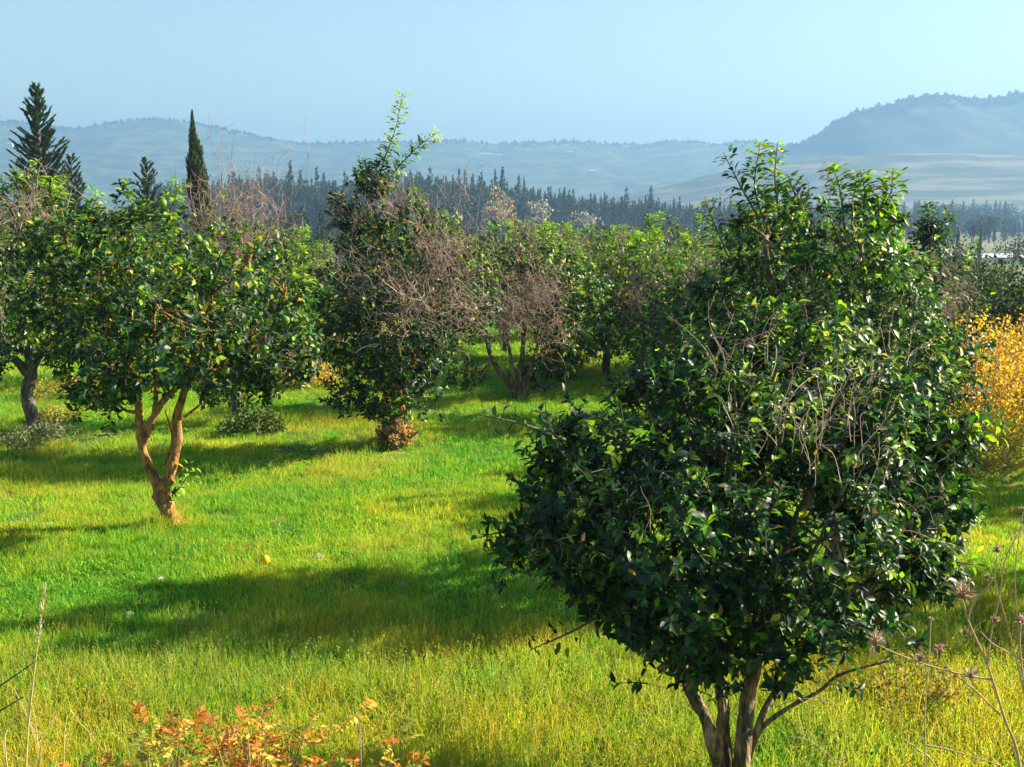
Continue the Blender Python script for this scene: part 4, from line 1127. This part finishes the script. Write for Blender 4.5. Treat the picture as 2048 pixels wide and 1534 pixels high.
def grass_batch(n, y0, y1, smul):
    y = y0 + (y1 - y0) * r_.random(n)
    x = (r_.random(n) * 2 - 1) * (0.45 * y1 + 2.5)
    ok = (np.abs(x) < 0.45 * y + 2.5) & ((noise2(x, y, 0.33, 8) * 0.6 + noise2(x, y, 0.8, 9) * 0.5 < 0.52) | (r_.random(n) < 0.22))
    x, y = x[ok], y[ok]; k = len(x)
    z = ground_z(x, y)
    patch = noise2(x, y, 1.3, 2) * 0.6 + noise2(x, y, 0.45, 4) * 0.4
    front = 1 - sstep(7.6, 9.6, y + 0.5 * noise2(x, y, 0.8, 5))
    dry = np.clip(0.09 + 1.0 * front + 1.5 * np.maximum(noise2(x, y, 0.9, 6) - 0.25, 0), 0, 0.95)
    u = r_.random(k)
    idx = np.where(patch + r_.normal(0, 0.35, k) > 0.0, r_.integers(3, 6, k), r_.integers(0, 3, k))
    idx = np.where(u < dry * 0.55, r_.integers(6, 8, k), idx)
    idx = np.where(r_.random(k) < 0.10 + 0.5 * (noise2(x, y, 0.6, 10) > 0.45), 8, idx)
    idx = np.where(r_.random(k) < 0.05, 9, idx)
    s = smul * (0.77 + 0.2 * front) * r_.uniform(0.7, 1.3, k) * (1 + 0.3 * noise2(x, y, 0.5, 7)) * (1 + 0.25 * front)
    P.append(np.stack([x, y, z], 1)); S.append(np.stack([s, s, s * r_.uniform(0.8, 1.15, k)], 1))
    rot = np.stack([r_.normal(0, 0.10, k), r_.normal(0, 0.10, k), r_.uniform(0, 6.28, k)], 1); R.append(rot); I.append(idx)
grass_batch(16000, 4.6, 9.0, 0.95)
grass_batch(24000, 9.0, 14.0, 1.0)
grass_batch(22000, 14.0, 21.0, 1.15)
grass_batch(20000, 21.0, 34.0, 1.5)
scatter("grass", np.concatenate(P), np.concatenate(S), np.concatenate(R), np.concatenate(I), clumps, ("sunlit yellow-green orchard grass with dry stems", "grass"))

# dry tuft at the foot of the forked tree
def tuft(label, x, y, rad, n, variants, smul, seed):
    r = np.random.default_rng(seed)
    a = r.uniform(0, 6.28, n); q = rad * np.sqrt(r.random(n))
    X, Y_ = x + np.cos(a) * q, y + np.sin(a) * q
    s = smul * r.uniform(0.7, 1.2, n)
    scatter("grass_tuft", np.stack([X, Y_, ground_z(X, Y_)], 1), np.stack([s] * 3, 1), np.stack([r.normal(0, .15, n), r.normal(0, .15, n), r.uniform(0, 6.28, n)], 1), r.choice(variants, n), clumps,
            (label, "grass"))
tuft("dry straw tuft around the foot of the forked orange trunk", b1[0], b1[1] - 0.05, 0.32, 34, [6, 7, 9], 1.1, 71)
tuft("tall dark green grass tuft before the forked orange trunk", b1[0] - 0.35, b1[1] - 0.5, 0.4, 40, [9, 0, 1], 1.25, 72)

# ------------------------------------------------------------------ stones and fallen fruit on the grass
def stone(px, py, size, label, seed):
    r = np.random.default_rng(seed)
    d = ray(px, py); t = -H / d[2]; p = np.array([0, 0, H]) + d * t
    mb = MB(); nu, nv = 12, 8; v = []
    for i in range(nv + 1):
        th = math.pi * i / nv
        for j in range(nu):
            ph = 2 * math.pi * j / nu
            q = np.array([math.sin(th) * math.cos(ph), math.sin(th) * math.sin(ph), math.cos(th)])
            k = 1 + 0.18 * math.sin(q[0] * 4 + seed) + 0.15 * math.sin(q[1] * 5 + seed * 2) + 0.1 * math.sin(q[2] * 6)
            v.append(q * k * np.array([size, size * 0.75, size * 0.55]))
    f = [(i * nu + j, (i + 1) * nu + j, (i + 1) * nu + (j + 1) % nu, i * nu + (j + 1) % nu) for i in range(nv) for j in range(nu)]
    mb.add(v, None, f)
    obj("stone", mb.mesh("stone", M_STONE, False), None, (p[0], p[1], float(ground_z(p[0], p[1])) + size * 0.35), label=label, category="stone", group="pale stones in the grass")
stone(318, 1162, 0.055, "grey stone in the shade band below the forked trunk", 1)
stone(258, 1232, 0.05, "whitest stone, on the sunlit grass at the left end of the shade band", 2)
stone(638, 1112, 0.055, "tan stone at the upper edge of the shade band", 3)
stone(800, 1165, 0.05, "small stone inside the middle of the shade band", 4)
stone(90, 1050, 0.05, "brownish stone on the sunlit grass left of the forked trunk", 5)
d = ray(531, 1127); t = -H / d[2]; p = np.array([0, 0, H]) + d * t
obj("fallen_fruit", FRUITO, None, (p[0], p[1], float(ground_z(p[0], p[1])) + 0.06), label="small orange fruit fallen on the sunlit grass above the shade band", category="fruit")

# ------------------------------------------------------------------ foreground: orange-leaved shrub, dry stalks, dry thistles
def pinnate(k):
    r = np.random.default_rng(700 + k); mb = MB()
    cols = [(0.58, 0.15, 0.02), (0.62, 0.27, 0.03), (0.54, 0.40, 0.05), (0.30, 0.32, 0.04), (0.34, 0.13, 0.04), (0.15, 0.22, 0.03)]
    c = np.array(cols[k % 6])
    ln = 0.13; pts = np.array([(0, t * ln, -0.25 * ln * t * t) for t in np.linspace(0, 1, 6)])
    tube(mb, pts, np.linspace(0.0016, 0.0008, 6), 3, (0.25, 0.08, 0.04), cap=False)
    P, D = [], []
    for t in np.linspace(0.3, 0.95, 4):
        for s in (-1, 1):
            P.append((0, t * ln, -0.25 * ln * t * t)); D.append((s, 0.55, -0.15 + r.normal(0, .15)))
    P.append(pts[-1]); D.append((0, 1, -0.4))
    n = len(P); L = r.uniform(0.034, 0.05, n)
    leaves(mb, np.array(P), np.array(D), np.tile([0, 0, 1.0], (n, 1)) + r.normal(size=(n, 3)) * 0.25, L, L * 0.5, c[None] * r.uniform(0.75, 1.25, (n, 1)))
    return mb.mesh("leaf", M_SHRUB)
PIN = [pinnate(k) for k in range(12)]
def orange_shrub(label, x, Y, w, h, nst, nleaf, seed, warm):
    r = np.random.default_rng(seed)
    base = np.array([x, Y, float(ground_z(x, Y))])
    root = thing("orange_shrub", label, "shrub", tuple(base))
    for i in range(nst):
        a = r.uniform(0, 6.28); q = math.sqrt(r.random())
        e = np.array([math.cos(a) * q * w / 2, math.sin(a) * q * w * 0.35, h * r.uniform(0.7, 1.05) * (1 - 0.25 * q)])
        pts = spline([(e[0] * 0.2, e[1] * 0.2, -0.05), (e[0] * 0.55, e[1] * 0.55, e[2] * 0.55), e], 9)
        sb = MB(); tube(sb, pts, np.linspace(0.0045, 0.0012, 9), 4, cap=False)
        obj("stem", sb.mesh("stem", M_TWIG if i % 2 else M_BARKG), root)
        for j in range(nleaf):
            t = (7.99 if j < 2 else r.uniform(0.4, 1.0) * 8); i0 = min(int(t), 7); p = pts[i0] * (1 - (t - i0)) + pts[i0 + 1] * (t - i0)
            k = int(r.choice([0, 1, 2, 4, 6, 7, 8, 10])) if r.random() < warm else int(r.choice([2, 3, 5, 9, 11]))
            o = obj("leaf", PIN[k], root, tuple(p))
            o.rotation_euler = (r.normal(0.35, 0.4), r.normal(0, 0.4), j * 2.4 + r.normal(0, 0.3))
            s = r.uniform(0.5, 0.9); o.scale = (s, s, s)
orange_shrub("low shrub with orange and red leaves at the bottom edge, left of centre", *at(510, 1500, 4.7)[:2], 0.64, 0.90, 33, 9, 801, 0.85)
orange_shrub("yellowing low shrub at the bottom edge left of the orange-leaved one", *at(310, 1500, 4.8)[:2], 0.6, 0.90, 18, 7, 802, 0.35)
orange_shrub("sparse orange-tipped shrub at the bottom edge right of the orange-leaved one", *at(720, 1500, 4.8)[:2], 0.5, 0.86, 14, 7, 803, 0.6)
orange_shrub("small brownish weed at the bottom left corner", *at(120, 1520, 4.7)[:2], 0.4, 0.7, 8, 5, 804, 0.3)

def stalk(label, ctrl, r0, seed, head=True, name="dry_grass_stalk", bladesn=3):
    r = np.random.default_rng(seed)
    ctrl = np.array(ctrl, float)
    base = ctrl[0].copy(); base[2] = float(ground_z(base[0], base[1]))
    ctrl = np.vstack([base, ctrl[1:]]) - base
    root = thing(name, label, "dry grass", tuple(base))
    sb = MB(); pts = spline(ctrl, 14); tube(sb, pts, np.linspace(r0, r0 * 0.35, 14), 5, (0.5, 0.42, 0.2))
    obj("stem", sb.mesh("stem", M_WEED), root)
    for i in range(bladesn):
        p = pts[2 + i * 2]; q, _ = wander(p, (r.normal(0, 0.6), r.normal(0, 0.3), 1), 0.28, 6, 0.7, r, -0.9)
        bb = MB(); wv = np.linspace(0.004, 0.0005, 7)[:, None] * np.array([[1, 0.3, 0]])
        v = np.concatenate([q - wv, q + wv]); f = [(j, j + 1, j + 8, j + 7) for j in range(6)]
        bb.add(v, None, f, (0.5, 0.44, 0.2)); obj("blade", bb.mesh("blade", M_WEED), root)
    if head:
        hb = MB(); m = 70; t = r.uniform(10.0, 13, m); i0 = np.minimum(t.astype(int), 12); fr = (t - i0)[:, None]
        pp = pts[i0] * (1 - fr) + pts[i0 + 1] * fr + r.normal(size=(m, 3)) * 0.004
        leaves(hb, pp, np.array([0, 0, 1.0]) + r.normal(size=(m, 3)) * 0.35, r.normal(size=(m, 3)), r.uniform(0.012, 0.028, m), np.full(m, 0.005), np.array([[0.55, 0.45, 0.28]]) * r.uniform(0.7, 1.2, (m, 1)))
        obj("seed_head", hb.mesh("seed_head", M_WEED), root, kind="stuff")
K = 4.2
stalk("tall pale dry grass stalk with a seed head at the left", [at(45, 1700, K), at(52, 1534, K), at(68, 1350, K), at(92, 1168, K)], 0.0045, 1)
stalk("thinner pale stalk leaning right beside the tall one", [at(75, 1700, K), at(76, 1534, K), at(72, 1450, K), at(60, 1400, K)], 0.003, 2, False)
stalk("pale stalk leaning left in the bottom left corner", [at(70, 1700, 4.0), at(10, 1500, 4.0), at(40, 1440, 4.0), at(52, 1420, 4.0)], 0.003, 3, False, bladesn=2)
stalk("arching pale dry stalk left of the orange-leaved shrub", [at(120, 1700, 4.4), at(130, 1450, 4.4), at(165, 1452, 4.4), at(210, 1505, 4.4)], 0.0028, 4, False, bladesn=1)
# dark bare twigs poking in from the left edge
for i, (c, lab) in enumerate([([at(-90, 1460, 3.6), at(-40, 1400, 3.6), at(0, 1372, 3.6), at(72, 1322, 3.6)], "upper dark bare twig poking in from the left edge"),
                              ([at(-90, 1480, 3.6), at(-40, 1450, 3.6), at(0, 1422, 3.6), at(50, 1392, 3.6)], "lower dark bare twig poking in from the left edge")]):
    c = np.array(c); g0 = np.array([c[0][0] - 0.05, c[0][1], float(ground_z(c[0][0], c[0][1]))])
    root = thing("bare_twig", lab, "twig", tuple(g0))
    sb = MB(); tube(sb, spline(np.vstack([g0, c]) - g0, 18), np.linspace(0.006, 0.002, 18), 5); obj("stem", sb.mesh("stem", M_BARKG), root)

def thistle(label, ctrl, heads, sides, r0, seed, tint=(0.46, 0.33, 0.23)):
    """dry forking stem with papery flower heads"""
    r = np.random.default_rng(seed)
    c = np.array(ctrl, float); base = c[0].copy(); base[2] = float(ground_z(base[0], base[1]))
    root = thing("dry_thistle", label, "dry plant", tuple(base))
    c = np.vstack([base, c[1:]]) - base
    r0 = r0 * 1.3
    sb = MB(); tube(sb, spline(c, 18), np.linspace(r0, r0 * 0.45, 18), 6, tint); obj("stem", sb.mesh("stem", M_WEED), root)
    for s in sides:
        s = np.array(s) - base
        sb = MB(); tube(sb, spline(s, 12), np.linspace(r0 * 0.6, r0 * 0.3, 12), 5, tint); obj("side_stem", sb.mesh("side_stem", M_WEED), root)
    for (p, size, spiky) in heads:
        size = size * (0.95 if spiky else 1.25)
        p = np.array(p) - base
        hb = MB(); m = 46 if spiky else 30
        d = unit(r.normal(size=(m, 3)) + np.array([0, 0, 0.9]))
        L = size * r.uniform(0.7, 1.3, m) * (1.5 if spiky else 0.8)
        leaves(hb, p + d * size * 0.15, d, r.normal(size=(m, 3)), L, np.full(m, size * (0.10 if spiky else 0.28)), np.array([[0.50, 0.34, 0.28]]) * r.uniform(0.6, 1.3, (m, 1)))
        v = []; nu = 8
        for i in range(6):
            th = math.pi * i / 5
            v += [(p + np.array([math.sin(th) * math.cos(2 * math.pi * j / nu), math.sin(th) * math.sin(2 * math.pi * j / nu), math.cos(th) * 1.2]) * size * 0.36) for j in range(nu)]
        hb.add(v, None, [(i * nu + j, (i + 1) * nu + j, (i + 1) * nu + (j + 1) % nu, i * nu + (j + 1) % nu) for i in range(5) for j in range(nu)], (0.26, 0.13, 0.08))
        obj("flower_head", hb.mesh("flower_head", M_WEED), root)
q = lambda px, py, Y=3.9: at(px, py, Y)
thistle("tallest dry thistle at the lower right with a shaggy brown head", [q(2090, 1700), q(2040, 1534), q(2010, 1440), q(1975, 1330), q(1940, 1250), q(1925, 1200)],
        [(q(1925, 1190), 0.036, True), (q(1990, 1240), 0.016, False), (q(1930, 1265), 0.015, False), (q(1942, 1352), 0.026, True), (q(1750, 1285), 0.030, True), (q(1880, 1300), 0.02, False), (q(1840, 1318), 0.016, False)],
        [[q(1975, 1330), q(1982, 1270), q(2000, 1190), q(2010, 1120), q(2040, 1060)], [q(1985, 1360), q(1940, 1352), q(1870, 1335), q(1800, 1310), q(1752, 1288)],
         [q(2000, 1430), q(1950, 1380), q(1900, 1340), q(1880, 1302)], [q(1935, 1240), q(1950, 1200), q(1985, 1160), q(1995, 1110)], [q(1850, 1490), q(1900, 1500), q(2000, 1530)]], 0.0048, 11)
thistle("slender dry plant at the right edge with small pinkish heads", [q(2075, 1700, 3.7), q(2062, 1534, 3.7), q(2052, 1400, 3.7), q(2040, 1300, 3.7), q(2042, 1240, 3.7)],
        [(q(2042, 1240, 3.7), 0.02, False), (q(1995, 1100, 3.7), 0.017, False), (q(1975, 1155, 3.7), 0.013, False), (q(2046, 1020, 3.7), 0.012, False)],
        [[q(2046, 1320, 3.7), q(1990, 1290, 3.7), q(1960, 1262, 3.7)], [q(2052, 1400, 3.7), q(2015, 1250, 3.7), q(1990, 1160, 3.7), q(1995, 1104, 3.7)], [q(2040, 1300, 3.7), q(2030, 1150, 3.7), q(2046, 1024, 3.7)]], 0.0035, 12)
thistle("pale thin dry stem standing between the near tree and the dry thistle", [q(1850, 1720, 4.3), q(1850, 1534, 4.3), q(1850, 1420, 4.3), q(1858, 1320, 4.3), q(1862, 1240, 4.3)],
        [(q(1862, 1238, 4.3), 0.010, False), (q(1840, 1300, 4.3), 0.012, False)], [[q(1854, 1360, 4.3), q(1845, 1330, 4.3), q(1840, 1302, 4.3)]], 0.0026, 13, (0.5, 0.42, 0.26))
thistle("bent pale dry stem at the bottom right corner", [q(1905, 1720, 4.4), q(1880, 1560, 4.4), q(1830, 1495, 4.4), q(1812, 1485, 4.4)],
        [(q(1812, 1485, 4.4), 0.010, False)], [[q(1830, 1495, 4.4), q(1840, 1475, 4.4), q(1855, 1482, 4.4)]], 0.0035, 14, (0.5, 0.4, 0.26))
shrub("brown_weed", "low brown-tipped weed patch at lower right below the near tree's branches", 1850, 7.5, 1.0, 0.32, 900, [(0.34, 0.22, 0.06), (0.28, 0.26, 0.05), (0.22, 0.24, 0.04)], 420, 0.035)

# ------------------------------------------------------------------ haze
HZ = 0.0005
hb = MB()
x0, x1, y0, y1, z0, z1 = -6200, 6200, -90, 4000, -22.0, 236.0
v = [(x, y, z) for z in (z0, z1) for y in (y0, y1) for x in (x0, x1)]
hb.add(v, None, [(0, 2, 3, 1), (4, 5, 7, 6), (0, 1, 5, 4), (2, 6, 7, 3), (0, 4, 6, 2), (1, 3, 7, 5)])
mh, n, l = mat("haze_air")
pv = n.new("ShaderNodeVolumePrincipled")
pv.inputs["Color"].default_value = (0.225, 0.425, 0.73, 1)
pv.inputs["Density"].default_value = HZ
pv.inputs["Anisotropy"].default_value = 0.2
o = n.new("ShaderNodeOutputMaterial"); l.new(pv.outputs[0], o.inputs["Volume"])
try: mh.cycles.homogeneous_volume = True
except Exception: pass
obj("haze", hb.mesh("haze", mh, False), kind="stuff")
